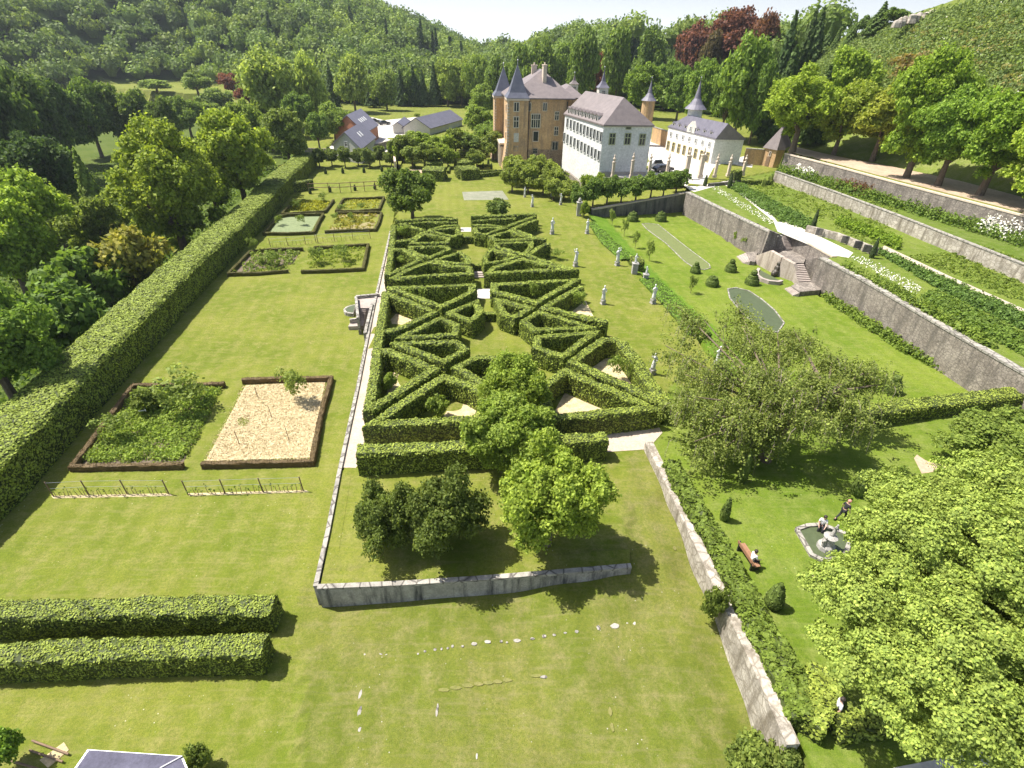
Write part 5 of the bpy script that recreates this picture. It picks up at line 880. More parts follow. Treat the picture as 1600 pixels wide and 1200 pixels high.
def chimney(root, x, y, z0, z1, w=.9, d=1.4, m=None, rz=None):
    mb = MB(); rz = YAW if rz is None else rz; mb.box((x, y, (z0 + z1) / 2), (w, d, z1 - z0), rz); mb.box((x, y, z1 + .08), (w + .2, d + .2, .16), rz)
    for k in (-.3, .3): mb.lathe((x - sin(rz) * k, y + cos(rz) * k, z1 + .16), [(.14, 0), (.11, .5)], 7)
    return mb.build('chimney', m or M_SANDP, root)
def castle():
    O = P(791, 266, ZT); L = lambda u, v: (O + EX * u + EY * v)[:2]; R = empty('castle', O, label='tall orange sandstone castle with two square spired towers', cat='castle'); R.location = (0, 0, 0)
    ze = 16.7
    wl = MB(); wl.prism([L(4.8, .4), L(13.6, .4), L(13.6, 17), L(4.8, 17)], 1.2, ze); wl.prism([L(13.6, 3.4), L(17.5, 3.4), L(17.5, 17), L(13.6, 17)], 1.2, ze - .02); wl.prism([L(.6, 5), L(4.8, 5), L(4.8, 17), L(.6, 17)], 1.2, ze - .04)
    wl.build('wall', M_SAND, R); MB().prism([L(4.8, .3), L(13.66, .3), L(13.66, .4), L(4.8, .4)], 1.2, 6.1).build('plinth', stone('castle_base_rubble', (.30, .20, .13), (.40, .30, .21), .8, 2.0, stain=(.2, .15, .11)), R)
    hip(R, [np.array(L(.3, .4)), np.array(L(15.2, .4)), np.array(L(15.2, 17)), np.array(L(.3, 17))], ze + .1, (*L(8.8, 7.6), 22.0), (*L(8.8, 11.5), 22.0), M_SLATE)
    hip(R, [np.array(L(12, 3.6)), np.array(L(18.2, 3.6)), np.array(L(18.2, 17)), np.array(L(12, 17))], ze + .02, (*L(15.5, 8), 19.0), (*L(15.5, 12), 19.), M_SLATE, name='wing_roof')
    chimney(R, *L(8.9, 5.0), 18.5, 22.9, .8, 2.0); chimney(R, *L(7.4, 11), 19.5, 22.6, 1.2, .9)
    uf, zf = WP(O + EY * 14, EX, 773, 150)[:2]
    # dormer on the main roof
    d = MB(); d.box((*L(4.9, 9), 18.6), (1.6, .9, 1.2), YAW); d.build('dormer', M_SANDP, R)
    for nm, u0, v0, zz, w in (('near', .1, 0, ze, 4.7), ('far', uf, 14, zf, 4.6)):
        T = MB(); b = .95; lo = [L(u0 - b, v0 - .35), L(u0 + w, v0 - .35), L(u0 + w, v0 + w), L(u0 - b, v0 + w)]; up = [L(u0, v0), L(u0 + w, v0), L(u0 + w, v0 + w), L(u0, v0 + w)]; zb = 8.0
        V = [(*p, 1.2) for p in lo] + [(*p, zb) for p in up] + [(*p, zz) for p in up]; T.add(V, [(i, (i + 1) % 4, 4 + (i + 1) % 4, 4 + i) for i in range(4)] + [(4 + i, 4 + (i + 1) % 4, 8 + (i + 1) % 4, 8 + i) for i in range(4)] + [(8, 9, 10, 11)])
        t = T.build('tower', M_SAND, R)
        q = MB()
        for z in np.arange(1.8, zz - .3, .62):
            bb = max(0, (zb - z) / (zb - 1.2)) * b; q.box((*L(u0 - bb + .22, v0 - .02 - bb * .37), z), (.5 if int(z * 10) % 2 else .36, .12, .42), YAW); q.box((*L(u0 - bb - .01, v0 + .25), z), (.1, .5 if int(z * 10) % 2 else .8, .42), YAW)
        q.build('corner_quoins', M_SANDP, t)
        MB().prism([np.array(L(u0 - .25, v0 - .25)), np.array(L(u0 + w + .2, v0 - .25)), np.array(L(u0 + w + .2, v0 + w + .2)), np.array(L(u0 - .25, v0 + w + .2))], zz - .45, zz - .05).build('cornice', M_SANDP, t)
        spire(R, [np.array(p) for p in up], zz + .05, zz + (6.6 if nm == 'near' else 6.2), M_SLATEB)
    A = O.copy(); 
    def wf(px, py, w, h, kind, fr=None, v=0., nm='window'):
        Av = O + EY * v; u, z = plane_uz(Av, EX, px, py); return window(R, Av, EX, u, z, w, h, fr, kind, nm)
    wf(807, 167, 1.0, 1.7, 'double'); wf(806.5, 191, 1.0, 2.1, 'cross'); wf(826.5, 167, .8, 1.5, 'double', v=.35); wf(851.5, 167, .8, 1.5, 'double', v=.38); wf(837, 189, 1.9, 2.7, 'grid', v=.38); wf(870, 181, .8, 1.6, 'cross', v=.38); wf(869, 205, .8, 1.7, 'cross', v=.38); wf(867, 228, 1.2, 1.6, 'double', M_OLDW, v=.3)
    u, z = plane_uz(O, EX, 806.5, 215); c = O + EX * u; MB().box((c[0] + EY[0] * -.03, c[1] - .03, z), (1.15, .12, 1.9), YAW).build('blocked_window', M_LIME, R)
    wf(837, 213, 1.1, 2.0, 'none', M_SANDP, v=.38, nm='blind_panel'); wf(836, 236, .9, 1.0, 'plain', M_OLDW, v=.28); wf(806, 232, .8, .9, 'plain', M_OLDW)
    pipe = MB(); c = O + EX * 5.05 + EY * .2; pipe.tube([(c[0], c[1], 1.3), (c[0], c[1], ze - .5)], .09, 6); c = O + EX * 13.7 + EY * .2; pipe.tube([(c[0], c[1], 1.3), (c[0], c[1], ze - .5)], .12, 6); pipe.build('drainpipe', M_IRON, R)
    for v, z in ((1.6, 14.5), (1.6, 11.5), (1.6, 8.8)):
        window(R, O + EX * .1 + EY * 4.7, -EY, 4.7 - v - .8, z, .5, 1.4, M_SANDP, 'plain', 'side_window')
    # loggia wall between the towers
    lg = MB(); a0 = np.array(L(-.6, 4.8)); lg.prism([L(-.9, 4.8), L(.7, 4.8), L(.7, 14), L(-.9, 14)], 1.2, 6.0)
    for k in range(6): lg.prism([L(-1.15, 5.3 + k * 1.5), L(-.85, 5.3 + k * 1.5), L(-.85, 5.7 + k * 1.5), L(-1.15, 5.7 + k * 1.5)], 1.2, 6.4)
    lg.prism([L(-1.2, 4.8), L(.7, 4.8), L(.7, 14), L(-1.2, 14)], 6.4, 6.8); lg.build('loggia', M_SANDP, R)
castle()
def lantern(px, py_base, py_eave, py_tip, wpx, D, label, wallm, roofm, name='lantern_turret', sides=4, rr=None, flare=.3, box=True, over=.35):
    d = ray(px, py_eave); hd = math.hypot(d[0], d[1]); c = CAMP + d * (D / hd); ze = c[2]; d2 = ray(px, py_base); zb = HCAM + d2[2] * D / math.hypot(d2[0], d2[1]); d3 = ray(px, py_tip); zt = HCAM + d3[2] * D / math.hypot(d3[0], d3[1])
    r = wpx / F_PX * proj(c)[2] / 2; R = empty(name, (c[0], c[1], zb), label=label, cat='turret'); R.location = (0, 0, 0); a0 = YAW + pi / sides if sides == 4 else 0
    rr_ = r * (1.3 if sides == 4 else 1); pts = [np.array([c[0] + rr_ * cos(a0 + 2 * pi * k / sides), c[1] + rr_ * sin(a0 + 2 * pi * k / sides)]) for k in range(sides)]
    w = MB(); w.prism(pts, zb, ze); w.build('wall', wallm, R)
    e = scale_poly(pts, over); k1 = [c[:2] + (p - c[:2]) * .62 for p in e]; k2 = [c[:2] + (p - c[:2]) * .30 for p in e]; n = sides; h = zt - ze
    V = [(*p, ze) for p in e] + [(*p, ze + h * .16) for p in k1] + [(*p, ze + h * .36) for p in k2] + [(c[0], c[1], zt)]; Fs = []
    for i in range(n): j = (i + 1) % n; Fs += [(i, j, n + j, n + i), (n + i, n + j, 2 * n + j, 2 * n + i), (2 * n + i, 2 * n + j, 3 * n)]
    Fs.append(tuple(range(n - 1, -1, -1))); MB().add(V, Fs).build('spire', roofm, R); MB().lathe((c[0], c[1], zt - .05), [(.05, 0), (.04, .3), (.14, .4), (.14, .55), (.02, .7)], 8).build('finial', M_METAL, R)
    if sides == 4: window(R, np.array([*pts[2 if False else 3], 0]) * 0 + np.array([c[0] - EX[0] * r, c[1] - EX[1] * r, 0]) - EY * (r * .93), EX, r, (zb + ze) / 2 + .2, r * .6, (ze - zb) * .4, wallm, 'plain')
    return R
lantern(897, 150, 131, 116, 12, 165, 'small square turret with pointed cap behind the castle roof', M_LIME, M_SLATE)
lantern(942, 156, 137, 108, 16, 150, 'square white lantern turret with ball-topped spire behind the white house', M_LIME, M_SLATEV)
lantern(1014, 225, 157, 124, 20, 158, 'round brick tower with grey pointed cap beside the white house', M_SAND, M_SLATEV, 'round_tower', 16)
def white_house():
    ze = 14.0; A, B, D = P(943.5, 195, ze), P(1020, 196, ze), P(883, 178, ze); q = quad_at(A, B, D); R = empty('white_house', A, label='large white house with grey hipped roof and many narrow windows', cat='house'); R.location = (0, 0, 0)
    MB().prism(q, 1.2, ze).build('wall', M_PLAST, R); MB().prism(scale_poly([np.array(p) for p in q], .12), ze - .35, ze - .05).build('cornice', M_LIME, R)
    r0, r1 = P(975, 152, 18.6), P(915, 142, 18.6); hip(R, [np.array(p) for p in q], ze + .05, r0, r1, M_SLATE, .45)
    c0 = (A + B) / 2; MB().box((c0[0], c0[1] - .02, 3.3), (9.9, .3, 4.0), math.atan2((B - A)[1], (B - A)[0])).build('lower_band', stone('lower_wall_band', (.34, .31, .28), (.45, .42, .38), .6), R)
    d = (B - A) / np.linalg.norm(B - A)
    for px, py in ((956.5, 217), (980.5, 217), (1003.5, 218)): u, z = plane_uz(A, d, px, py); window(R, A, d, u, z, 1.0, 1.9, M_GFRAME, 'cross')
    u, z = plane_uz(A, d, 982, 200); window(R, A, d, u, z, .9, .3, M_GFRAME, 'none', 'vent_panel')
    dl = (D - A) / np.linalg.norm(D - A); Lm = np.linalg.norm((D - A)[:2]); dn = -dl
    for k in range(11):
        for (xa, ya, xb, yb) in ((887, 192, 939.5, 214), (881.5, 214, 936, 243)):
            t = k / 10; u, z = plane_uz(D, dn, xa + (xb - xa) * t, ya + (yb - ya) * t); window(R, D, dn, max(.5, min(Lm - .5, u)), z, .66, 1.75, M_GREYP, 'none')
    out = np.array([dn[1], -dn[0], 0.])
    for k in range(9):
        t = (k + .9) / 11.; c = D + dn * Lm * t - out * .9; c[2] = ze + .75; ang = math.atan2(dn[1], dn[0]); dm = MB(); dm.box(c, (.95, 1.5, 1.1), ang); o = dm.build('dormer', M_LIME, R)
        e = [c + dn * sx * .6 + out * sy * .85 + [0, 0, .55] for sx, sy in ((-1, -1), (1, -1), (1, 1), (-1, 1))]; rg = [c + out * .9 + [0, 0, .95], c - out * .9 + [0, 0, .95]]
        MB().add([tuple(v) for v in e + rg], [(0, 1, 5), (2, 3, 4), (1, 2, 4, 5), (3, 0, 5, 4), (3, 2, 1, 0)]).build('dormer_roof', M_SLATE, o); MB().box(c + out * .76 + [0, 0, -.02], (.55, .04, .75), ang).build('pane', M_GLASS, o)
white_house()
def annex():
    ze = 10.0; A, B, D = P(1118, 216, ze), P(1163, 217, ze), P(1045, 198, ze); q = quad_at(A, B, D); R = empty('white_annex', A, label='long white annex with dormers and a central gable across the court', cat='house'); R.location = (0, 0, 0)
    MB().prism(q, 4.0, ze).build('wall', M_PLAST, R); hip(R, [np.array(p) for p in q], ze + .05, P(1138, 193, 13.2), P(1075, 180, 13.2), M_SLATEV, .4)
    dn = (A - D) / np.linalg.norm(A - D); Lm = np.linalg.norm((A - D)[:2]); out = np.array([dn[1], -dn[0], 0.]); ang = math.atan2(dn[1], dn[0])
    for k in range(7): window(R, D, dn, Lm * (k + .6) / 7.2, 8.5, .6, .9, M_WFRAME, 'plain')
    for k in range(8): window(R, D, dn, Lm * (k + .5) / 8.1, 5.8, .9, 2.0, plain('ochre_door_frame', (.5, .42, .2), .7) if k == 0 else bpy.data.materials['ochre_door_frame'], 'plain', 'french_door')
    for k in range(7):
        if k == 3: continue
        c = D + dn * Lm * (k + .7) / 7.5 - out * .7; c[2] = ze + .6; o = MB().box(c, (.9, 1.2, .95), ang).build('dormer', M_LIME, R); MB().box(c + out * .61, (.5, .04, .6), ang).build('pane', M_GLASS, o)
        e = [c + dn * sx * .55 + out * sy * .72 + [0, 0, .475] for sx, sy in ((-1, -1), (1, -1), (1, 1), (-1, 1))]; rg = [c + out * .72 + [0, 0, .85], c - out * .72 + [0, 0, .85]]; MB().add([tuple(v) for v in e + rg], [(0, 1, 5), (2, 3, 4), (1, 2, 4, 5), (3, 0, 5, 4), (3, 2, 1, 0)]).build('dormer_roof', M_SLATEV, o)
    c = D + dn * Lm * .5; g = [c - dn * 1.5, c + dn * 1.5]; V = []
    for s in (.15, -2.2):
        for p, z in ((g[0], ze - .1), (g[1], ze - .1), (g[1], ze + 1.1), (c, ze + 2.4), (g[0], ze + 1.1)): V.append(tuple(p[:2] + out[:2] * s) + (z,))
    MB().add(V, [(0, 1, 2, 3, 4), (9, 8, 7, 6, 5), (0, 5, 6, 1), (1, 6, 7, 2), (2, 7, 8, 3), (3, 8, 9, 4), (4, 9, 5, 0)]).build('central_gable', M_LIME, R); window(R, D + out * .15, dn, Lm * .5, ze + .7, .5, 1.0, M_WFRAME, 'plain')
annex()
lantern(1087, 190, 170, 124, 22, 150, 'round white stair tower with tall slate spire above the annex', M_PLAST, M_SLATEV, 'round_tower', 16, over=.9)
def pavilion():
    K, L_, R_ = P(1207, 262, ZC), P(1188, 258, ZC), P(1228, 262, ZC); ze = 8.3; q = [K[:2], R_[:2], (R_ + L_ - K)[:2], L_[:2]]; R = empty('garden_pavilion', K, label='small square sandstone pavilion with steep pyramid roof above the terraces', cat='pavilion'); R.location = (0, 0, 0)
    MB().prism(q, 3.8, ze).build('wall', M_SAND, R); c = sum(np.array(p) for p in q) / 4; e = scale_poly([np.array(p) for p in q], .45); zt = ze + 5
    MB().add([(*p, ze) for p in e] + [(c[0], c[1], zt)], [(0, 1, 4), (1, 2, 4), (2, 3, 4), (3, 0, 4), (3, 2, 1, 0)]).build('roof', M_SLATE, R); MB().lathe((c[0], c[1], zt - .1), [(.08, 0), (.05, .5), (.02, .8)], 8).build('finial', M_METAL, R)
    d = (K - L_) / np.linalg.norm(K - L_); Lw = np.linalg.norm(K - L_); window(R, L_, d, Lw * .55, 7.3, .35, .8, M_SANDP, 'none'); MB().box((*(L_ + d * Lw * .5)[:2] + np.array([d[1], -d[0]]) * .05, 5.6), (.9, .1, 2.0), math.atan2(d[1], d[0])).build('door', M_WOOD, R)
pavilion()
wall('sandstone_wall', [P(1160, 256, ZC)[:2], P(1188, 258, ZC)[:2]], .5, 3.8, 8.0, M_SAND, 'sunlit sandstone wall between the annex and the pavilion', cope=.15)
wall('sandstone_wall', [P(1018, 222, ZC)[:2], P(1046, 232, ZC)[:2]], .5, 3.8, 8.5, M_SAND, 'orange sandstone court wall left of the annex', cope=.15)
wall('pier_wall', [P(1233, 262, ZC)[:2], P(1245, 262, ZC)[:2]], .7, 3.8, 8.2, M_WALL, 'stone pier wall right beside the pavilion')
wall('garden_wall', [P(858, 250, 1.6)[:2], P(905, 290, 1.7)[:2], P(925, 310, 1.9)[:2]], .5, .5, 2.6, M_WALL, 'old wall below the white house behind the thicket')
# farm
def gable_house(name, A, B, depth, zE, zA, wm, rm, label, cat='house', skyl=0, z0=0., sidem=None, wins=()):
    A = np.array(A, float); B = np.array(B, float); d = np.array(depth, float); R = empty(name, A, label=label, cat=cat); R.location = (0, 0, 0); M_ = (A + B) / 2
    def p(q, z): return (q[0], q[1], z)
    V = [p(A, z0), p(B, z0), p(B, zE), p(M_, zA), p(A, zE)]; V += [(x + d[0], y + d[1], z) for x, y, z in V]
    MB().add(V, [(0, 1, 2, 3, 4), (9, 8, 7, 6, 5), (0, 5, 6, 1), (1, 6, 7, 2), (4, 9, 5, 0), (2, 7, 8, 3), (3, 8, 9, 4)]).build('wall', wm, R)
    w = (B - A) / np.linalg.norm(B - A); dd = d / np.linalg.norm(d); mb = MB()
    for s, E in ((-1, A), (1, B)):
        sl = (zA - zE) / (np.linalg.norm((B - A)[:2]) / 2); e = E[:2] + w[:2] * s * .5; ze = zE - .5 * sl; q = [e - dd[:2] * .4, M_[:2] - dd[:2] * .4, M_[:2] + d[:2] + dd[:2] * .4, e + d[:2] + dd[:2] * .4]; zs = [ze, zA, zA, ze]
        mb.prism(q, [z + .03 for z in zs], [z + .25 for z in zs])
    mb.build('roof', rm, R); sl = (zA - zE) / (np.linalg.norm((B - A)[:2]) / 2)
    for k in range(skyl):
        u = .5; c = B * (1 - u) + M_ * u + d * (.55 + .12 * k - .06 * skyl); zc = zE + (zA - zE) * u + .32; sk = MB(); a = c - w * .7 - dd * .45; b = c + w * .7 - dd * .45; c2 = c + w * .7 + dd * .45; d2 = c - w * .7 + dd * .45
        zs = [zc + .7 * sl, zc - .7 * sl, zc - .7 * sl, zc + .7 * sl]; sk.prism([a[:2], b[:2], c2[:2], d2[:2]], [z - .08 for z in zs], zs); sk.build('skylight', M_WFRAME, R)
    L_ = np.linalg.norm((B - A)[:2])
    for u, z in wins: window(R, A, w, u * L_, z, .9, 1.1, M_WFRAME, 'plain')
    return R
A1, B1 = P(524, 222, 0), P(573, 230, 0)
gable_house('brick_farmhouse', A1, B1, P(592, 216, 0) - B1, WP(A1, (B1 - A1) / np.linalg.norm(B1 - A1), 571, 207)[1], WP(A1, (B1 - A1) / np.linalg.norm(B1 - A1), 543, 181)[1], M_BRICK, M_SLATEV, 'red brick farmhouse with slate roof and a row of skylights', skyl=4, wins=((.35, 2.2), (.7, 2.2)))
A2, B2 = P(524, 249, 0), P(566, 256, 0)
gable_house('grey_farmhouse', A2, B2, P(588, 236, 0) - B2, WP(A2, (B2 - A2) / np.linalg.norm(B2 - A2), 564, 232)[1], WP(A2, (B2 - A2) / np.linalg.norm(B2 - A2), 543, 208)[1], M_GREYP, M_SLATEV, 'grey plastered farmhouse in front of the brick one', skyl=2, wins=((.5, 4.2), (.3, 2), (.72, 2)))
A3, B3 = P(631, 210, 0), P(672, 211, 0)
gable_house('low_barn', A3, B3, P(722, 196, 0) - B3, WP(A3, (B3 - A3) / np.linalg.norm(B3 - A3), 668, 200)[1], WP(A3, (B3 - A3) / np.linalg.norm(B3 - A3), 650, 185)[1], M_LIME, M_SLATEV, 'long low barn with wide grey roof by the meadow', 'barn')
A4, B4 = P(615, 209, 0), P(630, 209, 0)
gable_house('small_shed', A4, B4, P(640, 200, 0) - B4, 2.4, 3.4, M_LIME, M_SLATEV, 'small lean building at the left end of the low barn', 'shed')
sheet('farm_yard', [(500,240),(520,228),(570,245),(600,236),(615,214),(640,206),(612,196),(585,186),(575,184),(640,180),(650,186),(610,230),(630,226),(620,240),(560,262),(520,255)][:1] + [(520,226),(578,246),(602,238),(640,222),(650,206),(618,198),(660,188),(650,183),(600,188),(580,183),(588,200),(592,216)], 0, M_COURT, dz=.02)
wall('farm_wall', [P(470, 238, 0)[:2], P(522, 240, 0)[:2]], .5, -.1, 1.2, M_WALL, 'low wall at the end of the tall hedge'); wall('farm_wall', [P(585, 238, 0)[:2], P(620, 228, 0)[:2]], .5, -.1, 2.0, M_WALL, 'stone wall to the right of the grey farmhouse'); wall('garden_wall', [P(618, 262, ZT)[:2], P(616, 246, ZT)[:2]], .5, 0, ZT + 1.4, M_SANDP, 'short bright wall end at the edge of the formal garden')
def car(loc, rz, paint, label, van=False):
    R = empty('parked_car', loc, rz, label, 'car'); L_, W_ = 4.3, 1.75; pr = [(-2.15, .35), (-2.1, .85), (-1.75, 1.0 if not van else 1.2), (-1.35, 1.45 if not van else 1.8), (.3, 1.48 if not van else 1.85), (1.0, 1.0), (1.95, .88), (2.15, .6), (2.12, .35)]
    n = len(pr); V = [(x, -W_ / 2 * (.86 if z > 1.1 else 1), z) for x, z in pr] + [(x, W_ / 2 * (.86 if z > 1.1 else 1), z) for x, z in pr]; MB().add(V, [tuple(range(n)), tuple(range(2 * n - 1, n - 1, -1))] + [(i, n + i, n + (i + 1) % n, (i + 1) % n) for i in range(n)]).build('body', paint, R)
    zt = 1.4 if not van else 1.7; g = MB()
    for s in (-1, 1): g.add([(-1.5, s * .885, 1.03), (.75, s * .885, 1.03), (.25, s * .79, zt), (-1.25, s * .79, zt)], [(0, 1, 2, 3)])
    g.add([(1.03, -.75, 1.02), (1.03, .75, 1.02), (.38, .66, zt), (.38, -.66, zt)], [(0, 1, 2, 3)]); g.build('windows', M_GLASS, R)
    for x in (-1.35, 1.35):
        for y in (-.8, .8):
            w = MB(); w.tube([(x, y - .1, .32), (x, y + .1, .32)], .32, 14); o = w.build('wheel', M_TYRE, R); MB().tube([(x, y - .11 * (1 if y < 0 else -1), .32), (x, y - .12 * (1 if y < 0 else -1), .32)], .18, 10).build('rim', M_METAL, o)
    for y in (-.65, .65): MB().box((2.12, y, .72), (.06, .3, .14)).build('headlight', M_WFRAME, R)
car(P(1027, 262, ZC + .03), YAW + .2, M_CARW, 'white estate car parked in the court beside the white house', True); car(P(1036, 268, ZC + .03), YAW + .2, M_CARD, 'dark car in the court next to the white one')
car(P(585, 192, .02), .1, M_CARD, 'dark parked car beside the brick farmhouse, left of two'); car(P(601, 195, .02), .6, M_CARD, 'dark parked car on the farm yard, right of two')
# gate posts
def post(px, py, ty, label, thick=False):
    g = P(px, py, ZC + .3); lo = WP(g, EX, px + (py - ty) * .12, ty)[1] - g[2]; R = empty('gate_pillar', g, YAW, label, 'gate pillar'); w = .75 if thick else .5; h = lo * (.9 if thick else .68)
    m = MB(); m.box((0, 0, .2), (w * 1.35, w * 1.35, .5)); m.box((0, 0, h / 2), (w, w, h)); m.box((0, 0, h + .06), (w * 1.3, w * 1.3, .16)); m.build('shaft', M_SANDP, R)
    MB().lathe((0, 0, h + .14), [(.2, 0), (.12, .15), (.26, .4), (.3, .6), (.18, .8), (.1, 1.0), (.16, 1.1), (.04, 1.4)], 10).build('urn', M_SANDP, R)
for i, (a, b, t, k) in enumerate([(957,277,243,0),(986,277,239,0),(1013,277,239,0),(1041,276,240,0),(1071,277,240,1),(1093,276,239,1),(1116,277,241,0),(1137,275,243,0),(1160,274,244,0)]):
    post(a, b, t, ('thick stone gate post, ' + ('left' if i == 4 else 'right') + ' side of the court gate') if k else ['first', 'second', 'third', 'fourth', '', '', 'seventh', 'eighth', 'last'][i] + ' urn-topped stone post from the left in the court fence', bool(k))
# ---------------------------------------------------------------- statues
def statue_mesh(seed):
    r_ = random.Random(seed); m = MB(); sw = r_.uniform(-.05, .05)
    rings = [(0, .27, .24, 0), (.35, .24, .21, 0), (.7, .22, .19, sw * .5), (.95, .21, .17, sw), (1.15, .17, .13, sw), (1.35, .21, .15, sw * .6), (1.5, .235, .145, sw * .3), (1.58, .13, .11, 0), (1.62, .07, .07, 0), (1.68, .065, .07, 0), (1.72, .09, .1, 0), (1.82, .1, .115, .01), (1.92, .085, .1, .01), (1.97, .03, .04, .01)]
    n = 12; V = []
    for z, a, b, cx in rings:
        for k in range(n): th_ = 2 * pi * k / n; f = 1 + (.09 * sin(th_ * 5 + seed + z * 2) if z < 1.3 else 0); V.append((cx + a * f * cos(th_), b * f * sin(th_), z))
    m.add(V, [(j * n + k, j * n + (k + 1) % n, (j + 1) * n + (k + 1) % n, (j + 1) * n + k) for j in range(len(rings) - 1) for k in range(n)] + [tuple(range(n - 1, -1, -1)), tuple(range((len(rings) - 1) * n, len(rings) * n))])
    m.tube([(.2, 0, 1.47), (.32, -.05, 1.2), (.2, -.22, 1.1 + .1 * (seed % 3)), (.1, -.27, 1.2)], [.075, .06, .045, .05], 7)
    if seed % 2: m.tube([(-.2, 0, 1.47), (-.34, .02, 1.22), (-.3, -.1, 1.0), (-.26, -.14, .9)], [.075, .06, .045, .05], 7)
    else: m.tube([(-.2, 0, 1.47), (-.36, -.04, 1.55), (-.34, -.08, 1.8), (-.3, -.08, 1.95)], [.075, .06, .045, .05], 7)
    return m.mesh('statue_figure', M_STAT, True)
SMS = [statue_mesh(k) for k in range(4)]; plm = MB().box((0, 0, .22), (.62, .62, .44)).box((0, 0, .5), (.72, .72, .12)).box((0, 0, .06), (.78, .78, .12)).mesh('statue_plinth', M_PLIN)
for i, (a, b, t, lab) in enumerate([(1019,584,552,'white statue in the left row of the alley, nearest the weeping tree'),(942,475,446,'white statue in the left row of the alley, second from the front'),(899,416,388,'white statue in the left row of the alley, third from the front'),(862.5,366,340,'white statue in the left row of the alley, fourth from the front'),(831.5,323,304,'white statue in the left row of the alley, fifth from the front'),(820,308,292,'small far statue in the left row, before the thicket'),
        (1119,572,541,'white statue seen through the branches of the weeping tree'),(1020,474,444,'white statue in the right row of the alley, first before the weeping tree'),(964,415,387,'white statue in the right row of the alley, second before the weeping tree'),(917,365,342,'white statue in the right row beside the pillar at the bank head'),(876,320,302,'far white statue in the right row by the old wall'),(862,307,291,'farthest white statue in the right row')]):
    g = P(a, b, ZT); h = (WP(g, EX, a + (b - t) * .08, t)[1] - g[2]); R = empty('statue', g, .3 if a < 900 or i in (0, 1) else -2.8, lab, 'statue', 'statues of the alley'); s = h / 2.53
    f = link('figure', SMS[i % 4], R); f.location = (0, 0, .56 * s); f.scale = (s * .98, s * .98, s); p = link('plinth', plm, R); p.scale = (s * .8, s * .8, s)
g = P(990, 432, 1.2); R = empty('statue', g, 0, 'small greyish statue on a tall pedestal at the dark hedge block on the bank', 'statue'); MB().box((0, 0, .9), (.7, .7, 1.8)).box((0, 0, 1.85), (.85, .85, .12)).build('pedestal', M_PLIN, R); f = link('figure', SMS[1], R); f.location = (0, 0, 1.9); f.scale = (.65,) * 3
g2 = P(1007, 445, .9); R = empty('statue', g2, 0, 'small statue on a pedestal on the near side of the hedge block', 'statue'); MB().box((0, 0, .7), (.6, .6, 1.4)).box((0, 0, 1.45), (.75, .75, .12)).build('pedestal', M_PLIN, R); f = link('figure', SMS[2], R); f.location = (0, 0, 1.5); f.scale = (.55,) * 3
hedge('hedge_block', [P(988, 404, ZT + .9), P(1004, 404, ZT + .9)], 2.4, .6, 2.0, 'dark ended hedge block on the bank between alley and fountain lawn', dens=45, leaf=.15)
pm = MB().box((0, 0, 1.1), (.8, .8, 2.2)).box((0, 0, 2.28), (1.0, 1.0, .2)).lathe((0, 0, 2.38), [(.2, 0), (.35, .3), (.2, .6), (.05, .8)], 8)
o = pm.build('stone_pillar', M_PLIN); o.location = P(904, 337, ZT); tag(o, 'stone pillar where the sloping dark wall meets the alley', 'pillar')
# young trees with thin stems on the fountain lawn
for i, (a, b, t, w) in enumerate([(956,353,326,12),(975,369,341,11),(992,388,360,12),(1014,408,374,13),(1079,458,428,14)]):
    tree(a, b, t, w, 'sparse', (1.2, 1.3, 1.1), 'thin young tree on the bank side of the fountain lawn, ' + ['farthest', 'second', 'third', 'fourth', 'nearest'][i] + ' of five', 'young trees on the fountain lawn', 'young_tree')
# ---------------------------------------------------------------- stairs
def lerp(a, b, t): return np.array(a) * (1 - t) + np.array(b) * t
def steps(root, L0, R0, z0, L1, R1, z1, n, zb, m, name='step'):
    A, B, C_, D_ = P(*L0, z0)[:2], P(*R0, z0)[:2], P(*L1, z1)[:2], P(*R1, z1)[:2]
    for k in range(n):
        t0, t1 = k / n, (k + 1) / n; MB().prism([lerp(A, C_, t0), lerp(B, D_, t0), lerp(B, D_, t1), lerp(A, C_, t1)], zb, z0 + (z1 - z0) * (k + 1) / (n + 1)).build(name, m, root)
M_PINKS = stone('pinkish_stone', (.30, .25, .22), (.42, .36, .32), .9)
R = empty('garden_stair', (0, 0, 0), label='small stone stair with half-round basin on the garden side of the path wall', cat='stair')
MB().prism([P(a, b, ZT)[:2] for a, b in [(559,463),(582,461.5),(594,459),(592,473),(580,474),(577,481.5),(559.5,481.5)]], -.2, ZT + .03).build('upper_landing', M_PINKS, R)
steps(R, (560, 482), (571.5, 482), ZT, (559, 500), (570, 499), .5, 6, -.2, M_PINKS)
MB().prism([P(a, b, .45)[:2] for a, b in [(549,500),(570,499),(568,509),(544,510)]], -.2, .45).build('lower_landing', M_PINKS, R)
for nm, l, z in (('parapet', [(556,463),(559,496)], ZT + .5), ('parapet', [(556,462),(593,458.5)], ZT + .4), ('parapet', [(546,498.5),(559,497)], .95), ('parapet', [(581,474),(570,520)], ZT + .35)):
    q = [P(a, b, z) for a, b in l]; wall(nm, q, .3, -.2, z, M_COPE, '', parent=R)
c = P(555, 488, 0); ba = MB(); n = 12; arc = [(c[0] + 1.3 * cos(pi / 2 + pi * k / n + YAW), c[1] + 1.3 * sin(pi / 2 + pi * k / n + YAW)) for k in range(n + 1)]; ba.prism(arc, -.1, .45); bo = ba.build('basin', M_COPE, R); MB().prism([(c[0] - .05 + (x - c[0]) * .78, c[1] + (y - c[1]) * .78) for x, y in arc], .4, .47).build('basin_water', M_WATER, bo)
